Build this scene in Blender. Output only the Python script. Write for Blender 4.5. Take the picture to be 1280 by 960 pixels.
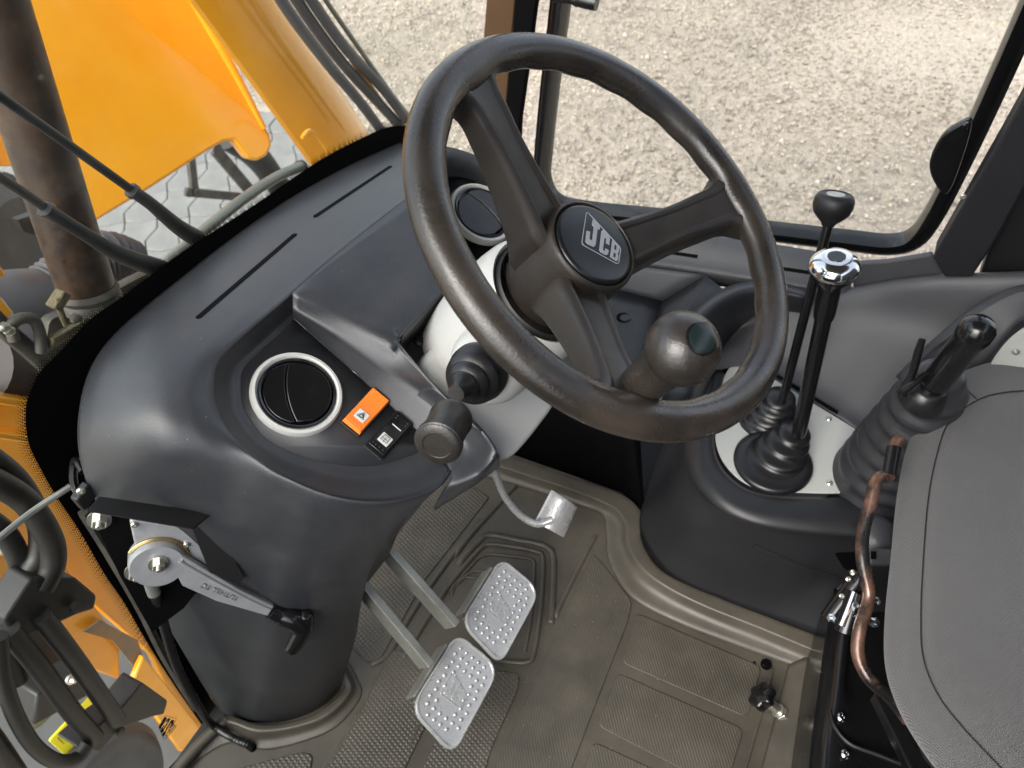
import bpy, bmesh, math, random
import numpy as np
from mathutils import Vector, Matrix
from mathutils.bvhtree import BVHTree
from mathutils.geometry import tessellate_polygon

random.seed(7)
rng = np.random.default_rng(7)
for o in list(bpy.data.objects):
    bpy.data.objects.remove(o)
SC = bpy.context.scene
COL = SC.collection

# ---------------------------------------------------------------- camera
F = 960.0
CAM = Vector((0, 0, 1.2))
_X = Vector((730, -1134, 960)).normalized()
_Y = Vector((-2650, -893, 960)); _Y = (_Y - _X * _Y.dot(_X)).normalized()
_Z = _X.cross(_Y)
if _Z.y > 0: _Z = -_Z
cam_d = bpy.data.cameras.new('camera')
cam_d.sensor_width = 36; cam_d.lens = 27.0; cam_d.clip_end = 500; cam_d.clip_start = 0.01
cam_d.dof.use_dof = True; cam_d.dof.focus_distance = 0.78; cam_d.dof.aperture_fstop = 9
cam = bpy.data.objects.new('camera', cam_d); COL.objects.link(cam)
cm = Matrix(((_X.x, -_X.y, -_X.z, 0), (_Y.x, -_Y.y, -_Y.z, 0), (_Z.x, -_Z.y, -_Z.z, 0), (0, 0, 0, 1)))
cm.translation = CAM
cam.matrix_world = cm
SC.camera = cam

# ---------------------------------------------------------------- world, sun, exposure
SUN_EL, SUN_AZ = math.radians(50), math.radians(-76)      # azimuth measured from +Y towards +X
world = bpy.data.worlds.new('World'); SC.world = world; world.use_nodes = True
wn = world.node_tree
sky = wn.nodes.new('ShaderNodeTexSky'); sky.sky_type = 'NISHITA'; sky.sun_disc = False
sky.sun_elevation = SUN_EL; sky.sun_rotation = SUN_AZ; sky.air_density = 1.0; sky.dust_density = 3.0; sky.ozone_density = 1.0
hs = wn.nodes.new('ShaderNodeHueSaturation'); hs.inputs['Saturation'].default_value = 0.45
wn.links.new(sky.outputs[0], hs.inputs['Color'])
wn.links.new(hs.outputs[0], wn.nodes['Background'].inputs['Color'])
wn.nodes['Background'].inputs['Strength'].default_value = 0.15
sd = bpy.data.lights.new('sun', 'SUN'); sd.energy = 1.5; sd.angle = math.radians(55); sd.color = (1.0, 0.96, 0.9)
sun = bpy.data.objects.new('sun', sd); COL.objects.link(sun)
sdir = Vector((math.sin(SUN_AZ) * math.cos(SUN_EL), math.cos(SUN_AZ) * math.cos(SUN_EL), math.sin(SUN_EL)))
sun.rotation_euler = sdir.to_track_quat('Z', 'Y').to_euler()
sun.location = sdir * 20
SC.view_settings.view_transform = 'Standard'; SC.view_settings.look = 'None'
SC.view_settings.gamma = 1; SC.view_settings.exposure = 1.65

# ---------------------------------------------------------------- measuring helpers
def ray(u, v):
    c = Vector(((u - 640) / F, (v - 480) / F, 1))
    return Vector((_X.dot(c), _Y.dot(c), _Z.dot(c)))
def W(u, v, x=None, y=None, z=None, d=None, pl=None):
    """world point seen at photo pixel (u, v) on a given plane of the place"""
    r = ray(u, v)
    if d is not None: t = d
    elif x is not None: t = (x - CAM.x) / r.x
    elif y is not None: t = (y - CAM.y) / r.y
    elif z is not None: t = (z - CAM.z) / r.z
    else: t = (pl[0] - CAM).dot(pl[1]) / r.dot(pl[1])
    return CAM + r * t
def Wl(pts, **k): return [W(u, v, **k) for u, v in pts]
def lerp(a, b, t): return a + (b - a) * t

# ---------------------------------------------------------------- materials
MATS = {}
def mat(name, col, rough=0.5, metal=0.0, grain=0.0, gscale=900, mottle=0.0, mscale=14, col2=None, specks=0.0, coat=0.0, wear=0.0,
        wearcol=(0.2, 0.18, 0.15), spec=0.5, rvar=0.0, stretch=(1, 1, 1), bumpdist=0.0006):
    if name in MATS: return MATS[name]
    m = bpy.data.materials.new(name); m.use_nodes = True; nt = m.node_tree; N = nt.nodes; L = nt.links
    b = N['Principled BSDF']; b.inputs['Roughness'].default_value = rough; b.inputs['Metallic'].default_value = metal
    b.inputs['Specular IOR Level'].default_value = spec
    b.inputs['Coat Weight'].default_value = coat; b.inputs['Coat Roughness'].default_value = 0.08
    tc = N.new('ShaderNodeTexCoord'); mp = N.new('ShaderNodeMapping'); mp.inputs['Scale'].default_value = stretch
    L.new(tc.outputs['Object'], mp.inputs[0]); V = mp.outputs[0]
    def noise(s, det=4, r=0.55):
        n = N.new('ShaderNodeTexNoise'); n.inputs['Scale'].default_value = s; n.inputs['Detail'].default_value = det
        n.inputs['Roughness'].default_value = r; L.new(V, n.inputs['Vector']); return n
    def ramp(src, a, bb, c0=(0, 0, 0, 1), c1=(1, 1, 1, 1)):
        r = N.new('ShaderNodeValToRGB'); r.color_ramp.elements[0].position = a; r.color_ramp.elements[1].position = bb
        r.color_ramp.elements[0].color = c0; r.color_ramp.elements[1].color = c1; L.new(src, r.inputs[0]); return r
    def mix(fac, a, bb):
        x = N.new('ShaderNodeMix'); x.data_type = 'RGBA'
        if isinstance(fac, float): x.inputs[0].default_value = fac
        else: L.new(fac, x.inputs[0])
        for i, s in ((6, a), (7, bb)):
            if isinstance(s, tuple): x.inputs[i].default_value = (*s[:3], 1)
            else: L.new(s, x.inputs[i])
        return x.outputs[2]
    out = (*col, 1)
    if mottle > 0:
        c2 = col2 if col2 else tuple(min(1, c * 1.8 + 0.004) for c in col)
        r = ramp(noise(mscale, 6, 0.65).outputs[0], 0.35, 0.72)
        k = N.new('ShaderNodeMath'); k.operation = 'MULTIPLY'; k.inputs[1].default_value = mottle; L.new(r.outputs[0], k.inputs[0])
        out = mix(k.outputs[0], out, c2)
    if wear > 0:
        r = ramp(noise(mscale * 1.7 + 3, 8, 0.7).outputs[0], 0.45, 0.78)
        k = N.new('ShaderNodeMath'); k.operation = 'MULTIPLY'; k.inputs[1].default_value = wear; L.new(r.outputs[0], k.inputs[0])
        out = mix(k.outputs[0], out, wearcol)
    if specks > 0:
        v = N.new('ShaderNodeTexVoronoi'); v.inputs['Scale'].default_value = 95; L.new(V, v.inputs['Vector'])
        r1 = ramp(v.outputs['Distance'], 0.03, 0.06, (1, 1, 1, 1), (0, 0, 0, 1))
        r2 = ramp(noise(22, 3).outputs[0], 0.5, 0.62)
        k = N.new('ShaderNodeMath'); k.operation = 'MULTIPLY'; L.new(r1.outputs[0], k.inputs[0]); L.new(r2.outputs[0], k.inputs[1])
        k2 = N.new('ShaderNodeMath'); k2.operation = 'MULTIPLY'; k2.inputs[1].default_value = specks; L.new(k.outputs[0], k2.inputs[0])
        out = mix(k2.outputs[0], out, (0.4, 0.39, 0.37))
    if isinstance(out, tuple): b.inputs['Base Color'].default_value = out
    else: L.new(out, b.inputs['Base Color'])
    if rvar > 0:
        mr = N.new('ShaderNodeMapRange'); mr.inputs[3].default_value = max(0.05, rough - rvar); mr.inputs[4].default_value = min(1, rough + rvar)
        mr.inputs[1].default_value = 0.3; mr.inputs[2].default_value = 0.7
        L.new(noise(mscale * 2.3, 5, 0.6).outputs[0], mr.inputs[0]); L.new(mr.outputs[0], b.inputs['Roughness'])
    if grain > 0:
        bp = N.new('ShaderNodeBump'); bp.inputs['Strength'].default_value = grain; bp.inputs['Distance'].default_value = bumpdist
        L.new(noise(gscale, 2).outputs[0], bp.inputs['Height']); L.new(bp.outputs[0], b.inputs['Normal'])
    MATS[name] = m; return m

def knurl(name, base, col, scale=330, ang=0.6, amt=0.5, diamond=True):
    """rubber with fine moulded knurling"""
    if name in MATS: return MATS[name]
    m = base.copy(); m.name = name; nt = m.node_tree; N = nt.nodes; L = nt.links; b = N['Principled BSDF']
    tc = N.new('ShaderNodeTexCoord'); hs_ = []
    for a in ((ang, ang + math.pi / 2) if diamond else (ang,)):
        mp = N.new('ShaderNodeMapping'); mp.inputs['Rotation'].default_value = (0, 0, a); L.new(tc.outputs['Object'], mp.inputs[0])
        w = N.new('ShaderNodeTexWave'); w.inputs['Scale'].default_value = scale; w.bands_direction = 'X'; L.new(mp.outputs[0], w.inputs['Vector'])
        hs_.append(w.outputs['Fac'])
    if len(hs_) == 2:
        k = N.new('ShaderNodeMath'); k.operation = 'MAXIMUM'; L.new(hs_[0], k.inputs[0]); L.new(hs_[1], k.inputs[1]); h = k.outputs[0]
    else: h = hs_[0]
    bp = N.new('ShaderNodeBump'); bp.inputs['Strength'].default_value = amt; bp.inputs['Distance'].default_value = 0.0016
    L.new(h, bp.inputs['Height'])
    old = b.inputs['Normal'].links
    if old: L.new(old[0].from_socket, bp.inputs['Normal'])
    L.new(bp.outputs[0], b.inputs['Normal'])
    MATS[name] = m; return m

def glass(name, tint=(0.93, 0.95, 0.94), rough=0.0, refl=1.0):
    m = bpy.data.materials.new(name); m.use_nodes = True; nt = m.node_tree; N = nt.nodes; L = nt.links
    N.remove(N['Principled BSDF'])
    t = N.new('ShaderNodeBsdfTransparent'); t.inputs[0].default_value = (*tint, 1)
    g = N.new('ShaderNodeBsdfGlossy'); g.inputs['Roughness'].default_value = 0.03
    fr = N.new('ShaderNodeFresnel')
    ge = N.new('ShaderNodeNewGeometry'); io = N.new('ShaderNodeMapRange'); io.inputs[3].default_value = 1.45; io.inputs[4].default_value = 1 / 1.45
    L.new(ge.outputs['Backfacing'], io.inputs[0]); L.new(io.outputs[0], fr.inputs[0])
    k = N.new('ShaderNodeMath'); k.operation = 'MULTIPLY'; k.inputs[1].default_value = refl; L.new(fr.outputs[0], k.inputs[0])
    mx = N.new('ShaderNodeMixShader'); L.new(k.outputs[0], mx.inputs[0]); L.new(t.outputs[0], mx.inputs[1]); L.new(g.outputs[0], mx.inputs[2])
    tc = N.new('ShaderNodeTexCoord'); nz = N.new('ShaderNodeTexNoise'); nz.inputs['Scale'].default_value = 7; nz.inputs['Detail'].default_value = 9; nz.inputs['Roughness'].default_value = 0.75
    L.new(tc.outputs['Object'], nz.inputs['Vector']); mr = N.new('ShaderNodeMapRange'); mr.inputs[1].default_value = 0.42; mr.inputs[2].default_value = 0.8; mr.inputs[3].default_value = 0.0; mr.inputs[4].default_value = 0.09
    L.new(nz.outputs[0], mr.inputs[0]); df = N.new('ShaderNodeBsdfDiffuse'); df.inputs[0].default_value = (0.45, 0.43, 0.38, 1)
    m2 = N.new('ShaderNodeMixShader'); L.new(mr.outputs[0], m2.inputs[0]); L.new(mx.outputs[0], m2.inputs[1]); L.new(df.outputs[0], m2.inputs[2])
    L.new(m2.outputs[0], N['Material Output'].inputs[0]); MATS[name] = m; return m

M_dash = mat('dash plastic', (0.019, 0.021, 0.025), 0.40, grain=0.5, gscale=950, mottle=0.4, mscale=5, col2=(0.036, 0.035, 0.036), wear=0.3, wearcol=(0.075, 0.074, 0.075), spec=0.65, specks=0.7, rvar=0.06)
M_dashgrey = mat('dash plastic grey sheen', (0.05, 0.052, 0.056), 0.42, grain=0.28, gscale=1100, mottle=0.5, mscale=7, col2=(0.085, 0.08, 0.08), specks=0.6, rvar=0.08)
M_black = mat('black gloss plastic', (0.006, 0.006, 0.0065), 0.2, grain=0.05, rvar=0.08)
M_blackm = mat('black matt plastic', (0.007, 0.007, 0.0075), 0.5, grain=0.15)
M_void = mat('frit and recess black', (0.002, 0.002, 0.0022), 0.7, spec=0.06)  # border print; on slots and holes it paints in the recess shade
M_rubber = mat('black rubber', (0.006, 0.006, 0.0065), 0.34, grain=0.15, gscale=500, mottle=0.4, mscale=20)
M_console = mat('console plastic', (0.011, 0.0115, 0.0135), 0.45, grain=0.3, gscale=1000, mottle=0.3, mscale=6, rvar=0.06, specks=0.25)
M_consoleg = mat('console upper plastic', (0.05, 0.051, 0.056), 0.5, grain=0.3, gscale=900, mottle=0.3, mscale=6, col2=(0.075, 0.075, 0.08))
M_wheel = mat('worn wheel rubber', (0.012, 0.011, 0.010), 0.30, grain=0.4, gscale=420, mottle=0.8, mscale=9, col2=(0.034, 0.027, 0.021), rvar=0.12, wear=0.45, wearcol=(0.06, 0.046, 0.034), spec=0.6)
M_spoke = mat('spoke rubber with dust', (0.011, 0.010, 0.0095), 0.42, grain=0.4, gscale=700, mottle=0.7, mscale=10, col2=(0.030, 0.021, 0.014), rvar=0.1, specks=0.2)
M_cap = mat('cap satin black', (0.006, 0.0075, 0.0075), 0.3, grain=0.05)
M_emblem = mat('emblem silver', (0.30, 0.31, 0.33), 0.4, 0.3)
M_silver = mat('silver painted plastic', (0.40, 0.40, 0.385), 0.34, 0.0, grain=0.12, gscale=600, mottle=0.25, mscale=7, col2=(0.33, 0.325, 0.30), specks=0.15)
M_white = mat('white ring plastic', (0.5, 0.5, 0.47), 0.35)
M_plate = mat('pale grey lever plate', (0.42, 0.43, 0.41), 0.5, grain=0.25, gscale=500, mottle=0.3, mscale=12, col2=(0.33, 0.34, 0.31), specks=0.2)
M_alu = mat('cast aluminium', (0.36, 0.37, 0.38), 0.38, 0.4, grain=0.35, gscale=260, mottle=0.5, mscale=25, col2=(0.22, 0.225, 0.23), rvar=0.12)
M_pedal = mat('pedal pressed steel', (0.52, 0.525, 0.52), 0.30, 0.45, grain=0.15, gscale=300, mottle=0.4, mscale=22, col2=(0.36, 0.36, 0.35), rvar=0.12)
M_zinc = mat('zinc arm steel', (0.34, 0.35, 0.32), 0.45, 0.7, grain=0.3, gscale=200, mottle=0.6, mscale=30, col2=(0.17, 0.16, 0.13), rvar=0.1)
M_chrome = mat('chrome', (0.70, 0.71, 0.72), 0.14, 1.0)
M_bolt = mat('zinc bolt', (0.6, 0.58, 0.5), 0.3, 0.9)
M_brass = mat('brass cable', (0.45, 0.33, 0.15), 0.35, 0.9)
M_mat = mat('floor rubber', (0.048, 0.042, 0.033), 0.42, grain=0.25, gscale=700, mottle=0.85, mscale=4.5, col2=(0.100, 0.088, 0.068), rvar=0.08, specks=0.3, wear=0.35, wearcol=(0.155, 0.135, 0.10))
M_matd = knurl('floor rubber knurled', M_mat, None, 52, 0.35, 0.5)
M_matl = knurl('floor rubber lined', M_mat, None, 75, 0.95, 0.28, False)
M_orange = mat('orange switch plastic', (0.80, 0.20, 0.025), 0.35, grain=0.05)
M_sticker = mat('switch icon white', (0.62, 0.64, 0.62), 0.5)
M_yellow = mat('machine yellow paint', (0.78, 0.315, 0.010), 0.16, coat=0.4, mottle=0.6, mscale=3.5, col2=(0.84, 0.42, 0.04), rvar=0.06, specks=0.15)
M_yellowd = mat('machine yellow paint dusty', (0.82, 0.32, 0.012), 0.3, coat=0.3, mottle=0.5, mscale=5, col2=(0.6, 0.26, 0.03), wear=0.25, wearcol=(0.25, 0.15, 0.05))
M_rust = mat('rusty exhaust steel', (0.014, 0.010, 0.008), 0.42, 0.3, grain=0.2, gscale=120, mottle=0.8, mscale=14, col2=(0.055, 0.028, 0.014), wear=0.4, wearcol=(0.14, 0.085, 0.05), rvar=0.15)
M_copper = mat('worn seat bar steel', (0.014, 0.013, 0.013), 0.28, 0.4, mottle=0.2, mscale=9, wear=1.0, wearcol=(0.33, 0.17, 0.11), rvar=0.1, grain=0.2, gscale=300)
M_hose = mat('dusty rubber hose', (0.006, 0.0058, 0.0055), 0.5, mottle=0.5, mscale=25, col2=(0.018, 0.015, 0.012), grain=0.2, gscale=400)
M_hosegr = mat('grey hose', (0.045, 0.047, 0.052), 0.45, mottle=0.4, mscale=25)
M_dirty = mat('dusty steel bracket', (0.035, 0.032, 0.028), 0.65, 0.2, mottle=0.8, mscale=24, col2=(0.11, 0.098, 0.076), grain=0.6, gscale=150)
M_wrap = mat('heat wrap', (0.11, 0.09, 0.045), 0.9, mottle=0.9, mscale=50, col2=(0.06, 0.05, 0.035), grain=1.0, gscale=120, bumpdist=0.004)
M_greypipe = mat('grey green pipe', (0.17, 0.175, 0.15), 0.35, 0.4, mottle=0.4, mscale=12)
M_duct = mat('grey duct plastic', (0.035, 0.035, 0.04), 0.5, mottle=0.5, mscale=8, col2=(0.075, 0.07, 0.07))
M_tyre = mat('tyre rubber', (0.04, 0.038, 0.036), 0.75, mottle=0.5, mscale=15, col2=(0.09, 0.085, 0.075), grain=0.4, gscale=200)
M_decal = mat('yellow warning decal', (0.85, 0.75, 0.02), 0.4)
M_ink = mat('black print', (0.01, 0.01, 0.01), 0.5)
M_paver = mat('concrete paver', (0.15, 0.15, 0.145), 0.85, mottle=0.6, mscale=6, col2=(0.25, 0.245, 0.22), grain=0.8, gscale=90, bumpdist=0.002)
M_greenoval = mat('knob inlay dark green', (0.008, 0.015, 0.015), 0.25)
M_pillar = mat('pillar brown paint', (0.055, 0.028, 0.01), 0.4, mottle=0.3, mscale=6)
M_roof = mat('roof lining grey', (0.06, 0.06, 0.06), 0.8)
M_glass = glass('windscreen glass', (0.90, 0.93, 0.90), refl=0.45)
M_glass2 = glass('side window glass', (0.95, 0.96, 0.95), refl=0.6)

# seat fabric: fine woven weave
def fabric():
    m = mat('seat fabric', (0.088, 0.087, 0.087), 0.9, mottle=0.4, mscale=6, col2=(0.135, 0.13, 0.125), spec=0.2)
    nt = m.node_tree; N = nt.nodes; L = nt.links; b = N['Principled BSDF']; b.inputs['Sheen Weight'].default_value = 0.25
    tc = N.new('ShaderNodeTexCoord'); ws = []
    for a, s in ((0.5, 760), (0.5 + math.pi / 2, 760)):
        mp = N.new('ShaderNodeMapping'); mp.inputs['Rotation'].default_value = (0.2, 0, a); L.new(tc.outputs['Object'], mp.inputs[0])
        w = N.new('ShaderNodeTexWave'); w.inputs['Scale'].default_value = s * 0.28; w.inputs['Distortion'].default_value = 0.3; L.new(mp.outputs[0], w.inputs['Vector']); ws.append(w.outputs['Fac'])
    k = N.new('ShaderNodeMath'); k.operation = 'MULTIPLY'; L.new(ws[0], k.inputs[0]); L.new(ws[1], k.inputs[1])
    bp = N.new('ShaderNodeBump'); bp.inputs['Strength'].default_value = 0.9; bp.inputs['Distance'].default_value = 0.0009; L.new(k.outputs[0], bp.inputs['Height']); L.new(bp.outputs[0], b.inputs['Normal'])
    base = b.inputs['Base Color'].links[0].from_socket
    mx = N.new('ShaderNodeMix'); mx.data_type = 'RGBA'; mx.blend_type = 'MULTIPLY'; mx.inputs[0].default_value = 1
    mr = N.new('ShaderNodeMapRange'); mr.inputs[3].default_value = 0.72; mr.inputs[4].default_value = 1.5; L.new(k.outputs[0], mr.inputs[0])
    L.new(base, mx.inputs[6]); L.new(mr.outputs[0], mx.inputs[7]); L.new(mx.outputs[2], b.inputs['Base Color'])
    return m
M_seat = fabric()

# ---------------------------------------------------------------- objects helpers
def thing(name, loc, label, cat, group=None):
    o = bpy.data.objects.new(name, None); COL.objects.link(o); o.empty_display_size = 0.02
    o.location = loc; o['label'] = label; o['category'] = cat
    if group: o['group'] = group
    return o
def tag(o, label, cat, group=None, kind=None):
    o['label'] = label
    if cat: o['category'] = cat
    if group: o['group'] = group
    if kind: o['kind'] = kind
    return o
def obj(name, bm, m, parent=None, smooth=38, bevel=0, seg=2, sub=0, origin=None):
    """mesh given in place coordinates; parts are parented with matching offsets"""
    me = bpy.data.meshes.new(name)
    if isinstance(bm, bmesh.types.BMesh):
        bmesh.ops.recalc_face_normals(bm, faces=bm.faces)
        bm.to_mesh(me); bm.free()
    else: me = bm; me.name = name
    o = bpy.data.objects.new(name, me); COL.objects.link(o)
    if m: me.materials.append(m)
    if parent:
        o.parent = parent
        if parent.type == 'EMPTY': o.location = -Vector(parent.location)
    elif origin is not None:
        me.transform(Matrix.Translation(-Vector(origin))); o.location = origin
    if smooth:
        me.polygons.foreach_set('use_smooth', [True] * len(me.polygons)); me.set_sharp_from_angle(angle=math.radians(smooth))
    if bevel:
        b = o.modifiers.new('bevel', 'BEVEL'); b.width = bevel; b.segments = seg; b.limit_method = 'ANGLE'; b.angle_limit = math.radians(35)
        b.harden_normals = False
    if sub:
        s = o.modifiers.new('sub', 'SUBSURF'); s.levels = sub; s.render_levels = sub
    return o

def cr(p0, p1, p2, p3, t):
    return 0.5 * ((2 * p1) + (-p0 + p2) * t + (2 * p0 - 5 * p1 + 4 * p2 - p3) * t * t + (-p0 + 3 * p1 - 3 * p2 + p3) * t ** 3)
def spline(pts, n=6, closed=False):
    P = list(pts); out = []; N = len(P)
    if N == 2 and not closed: return [lerp(P[0], P[1], i / n) for i in range(n + 1)]
    for i in range(N if closed else N - 1):
        if closed: a, b, c, d = P[(i - 1) % N], P[i], P[(i + 1) % N], P[(i + 2) % N]
        else:
            b, c = P[i], P[i + 1]; a = P[i - 1] if i > 0 else 2 * b - c; d = P[i + 2] if i + 2 < N else 2 * c - b
        for k in range(n): out.append(cr(a, b, c, d, k / n))
    if not closed: out.append(P[-1].copy())
    return out
def add_grid(bm, rows, closed=False):
    V = [[bm.verts.new(p) for p in r] for r in rows]; n = len(rows[0])
    for i in range(len(V) - 1):
        for j in range(n if closed else n - 1):
            k = (j + 1) % n
            try: bm.faces.new((V[i][j], V[i][k], V[i + 1][k], V[i + 1][j]))
            except ValueError: pass
    return V
def patch(bm, rows, nu=6, nv=5, closed=False):
    """smooth surface through a lattice of points"""
    R = [spline(r, nu, closed) for r in rows]
    cols = [spline([R[i][j] for i in range(len(R))], nv) for j in range(len(R[0]))]
    G = [[cols[j][i] for j in range(len(cols))] for i in range(len(cols[0]))]
    add_grid(bm, G, closed); return G
def frame(axis):
    a = Vector(axis).normalized(); h = Vector((0, 0, 1)) if abs(a.z) < 0.9 else Vector((0, 1, 0))
    x = h.cross(a).normalized(); return a, x, a.cross(x)
def add_lathe(bm, origin, axis, prof, seg=40, xr=1.0, cap=True):
    """prof: list of (distance along axis, radius)"""
    a, x, y = frame(axis); o = Vector(origin); rows = []
    for h, r in prof:
        rows.append([o + a * h + (x * math.cos(t) * xr + y * math.sin(t)) * r for t in (2 * math.pi * k / seg for k in range(seg))])
    V = add_grid(bm, rows, True)
    if cap:
        if prof[0][1] > 1e-5: bm.faces.new(V[0])
        if prof[-1][1] > 1e-5: bm.faces.new(V[-1][::-1])
def add_tube(bm, pts, r, seg=12, n=6, rib=None, flat=1.0, cap=True):
    P = spline(pts, n) if n > 1 else list(pts); L = len(P)
    rs = r if isinstance(r, (list, tuple)) else [r, r]
    T = [(P[min(i + 1, L - 1)] - P[max(i - 1, 0)]).normalized() for i in range(L)]
    _, x, _ = frame(T[0]); rows = []
    for i, p in enumerate(P):
        x = (x - T[i] * x.dot(T[i])).normalized(); y = T[i].cross(x)
        f = i / (L - 1) * (len(rs) - 1); k = min(int(f), len(rs) - 2); rr = rs[k] + (rs[k + 1] - rs[k]) * (f - k)
        if rib: rr *= 1 + rib * (1 if i % 2 else -1)
        rows.append([p + (x * math.cos(t) * flat + y * math.sin(t)) * rr for t in (2 * math.pi * k / seg for k in range(seg))])
    V = add_grid(bm, rows, True)
    if cap: bm.faces.new(V[0]); bm.faces.new(V[-1][::-1])
def add_prism(bm, pts, n, h):
    """polygon pts (in one plane) thickened by h along n (top at pts + n*h)"""
    n = Vector(n).normalized() * h
    a = [bm.verts.new(p) for p in pts]; b = [bm.verts.new(p + n) for p in pts]; N = len(pts)
    bm.faces.new(a[::-1]); bm.faces.new(b)
    for i in range(N): bm.faces.new((a[i], a[(i + 1) % N], b[(i + 1) % N], b[i]))
def rnd(pts, r, n=5):
    """round the corners of a polygon"""
    out = []; N = len(pts)
    for i in range(N):
        p, a, b = pts[i], pts[i - 1], pts[(i + 1) % N]
        rr = r[i] if isinstance(r, (list, tuple)) else r
        da, db = a - p, b - p; k = min(rr, da.length * 0.48, db.length * 0.48)
        s, e = p + da.normalized() * k, p + db.normalized() * k
        for j in range(n + 1):
            t = j / n; out.append((1 - t) ** 2 * s + 2 * t * (1 - t) * p + t * t * e)
    return out
def add_box(bm, c, x, y, z, sx, sy, sz):
    x, y, z = Vector(x).normalized() * sx / 2, Vector(y).normalized() * sy / 2, Vector(z).normalized() * sz / 2
    add_prism(bm, [c - x - y - z, c + x - y - z, c + x + y - z, c - x + y - z], z, sz)
def add_beam(bm, p, q, up, w, h, w2=None, h2=None):
    d = (q - p).normalized(); s = d.cross(Vector(up)).normalized(); u = s.cross(d)
    rows = []
    for c, ww, hh in ((p, w, h), (q, w2 or w, h2 or h)):
        rows.append([c + s * ww / 2 + u * hh / 2, c - s * ww / 2 + u * hh / 2, c - s * ww / 2 - u * hh / 2, c + s * ww / 2 - u * hh / 2])
    V = add_grid(bm, rows, True); bm.faces.new(V[0]); bm.faces.new(V[-1][::-1])
def nb(): return bmesh.new()
def solid(name, bm, m, parent, th=0.003, **k):
    """a moulded shell: the surface given a wall thickness away from the viewer's side"""
    bmesh.ops.recalc_face_normals(bm, faces=bm.faces)
    o = obj(name, bm, m, parent, **k)
    # make normals point to the cab interior
    me = o.data; s = 0
    for p in me.polygons: s += p.normal.dot(CAM - p.center) * p.area
    if s < 0: me.flip_normals()
    md = o.modifiers.new('wall', 'SOLIDIFY'); md.thickness = th; md.offset = -1
    return o
def bvh_of(*objs):
    vs, fs = [], []
    for o in objs:
        off = len(vs); mw = Vector(o.location) + (Vector(o.parent.location) if o.parent else Vector((0, 0, 0)))
        vs += [v.co + mw for v in o.data.vertices]; fs += [[i + off for i in p.vertices] for p in o.data.polygons]
    return BVHTree.FromPolygons(vs, fs)
def hit(b, u, v, off=0.0):
    r = ray(u, v).normalized(); h = b.ray_cast(CAM, r)
    if h[0] is None: return None
    n = h[1] if h[1].dot(r) < 0 else -h[1]
    return h[0] + n * off, n
def screw(p, n, r, m, parent, name='screw', hexa=False, lab=None):
    bm = nb()
    if hexa: add_lathe(bm, p, n, [(-0.001, r * 1.5), (0.001, r * 1.5), (0.0012, r * 1.5)], 20); add_lathe(bm, p + n * 0.001, n, [(0, r), (r * 0.8, r), (r * 0.9, r * 0.85)], 6); add_lathe(bm, p + n * 0.001, n, [(r * 0.8, r * .4), (r * 1.5, r * .4), (r * 1.6, r * .3)], 12)
    else: add_lathe(bm, p, n, [(-0.001, r), (r * 0.25, r), (r * 0.55, r * 0.7), (r * 0.6, r * 0.35), (r * 0.3, r * 0.25)], 16)
    o = obj(name, bm, m, parent, smooth=30)
    return o

# emblem letters, traced on the steering wheel cap plane and reused on the pedals
WC = Vector((0.54, 0.182, 0.776)); WN = Vector((0.02, -0.585, 0.811)).normalized()
CAPC = WC - WN * 0.043
CAPC = W(742, 306, pl=(CAPC, WN))
CX = (W(842, 306, pl=(CAPC, WN)) - CAPC)
WA = Vector((1, 0, 0)); WA = (WA - WN * WA.dot(WN)).normalized(); WB = WN.cross(WA).normalized()   # wheel plane axes: right, forward-up
LOGO = {
 'frame': [(293, 195), (615, 540), (590, 695), (245, 505)],
 'J': [(352, 272), (421, 338), (415, 372), (397, 360), (377, 512), (358, 530), (302, 503), (283, 478), (294, 380), (328, 390), (321, 458), (345, 472), (361, 345), (344, 325)],
 'C': [(445, 370), (498, 420), (510, 448), (503, 512), (472, 492), (476, 452), (460, 442), (444, 556), (462, 568), (467, 540), (499, 560), (491, 598), (470, 604), (422, 577), (411, 552), (431, 385)],
 'B': [(532, 460), (585, 508), (597, 532), (591, 575), (581, 588), (588, 612), (582, 648), (568, 660), (510, 620)]}
HOLES = [[(552, 508), (568, 524), (563, 560), (546, 548)], [(543, 582), (560, 594), (555, 630), (538, 618)]]
def _l2(zx, zy):
    p = W(690 + zx / 7.383, 240 + zy / 7.383, pl=(CAPC, WN)) - CAPC
    return (p.dot(WA), p.dot(WB))
def add_logo(bm, o, ax, ay, n, s=1.0, h=0.0006, dark=None, proj=None, fr=True):
    """raised letters on the plane (o; ax, ay); proj snaps points to a curved surface"""
    P = proj or (lambda p: p)
    cx, cy = _l2(430, 460)
    def tr(pts): return [P(o + ax * ((a - cx) * s) + ay * ((b - cy) * s)) for a, b in (_l2(*q) for q in pts)]
    for L in 'JCB': add_prism(bm, tr(LOGO[L]), n, h)
    if fr:
        f = rnd(tr(LOGO['frame']), 0.004 * s, 4); c = sum(f, Vector()) / len(f); w = 0.0006 * s
        N = len(f); V = []
        for p in f:
            q = p + (c - p).normalized() * w * 1.6
            V.append([bm.verts.new(p), bm.verts.new(q), bm.verts.new(q + n * h), bm.verts.new(p + n * h)])
        for i in range(N):
            a, b = V[i], V[(i + 1) % N]
            for j in range(4): bm.faces.new((a[j], b[j], b[(j + 1) % 4], a[(j + 1) % 4]))
    if dark is not None:
        for q in HOLES: add_prism(dark, tr(q), n, h + 0.0003)

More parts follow.
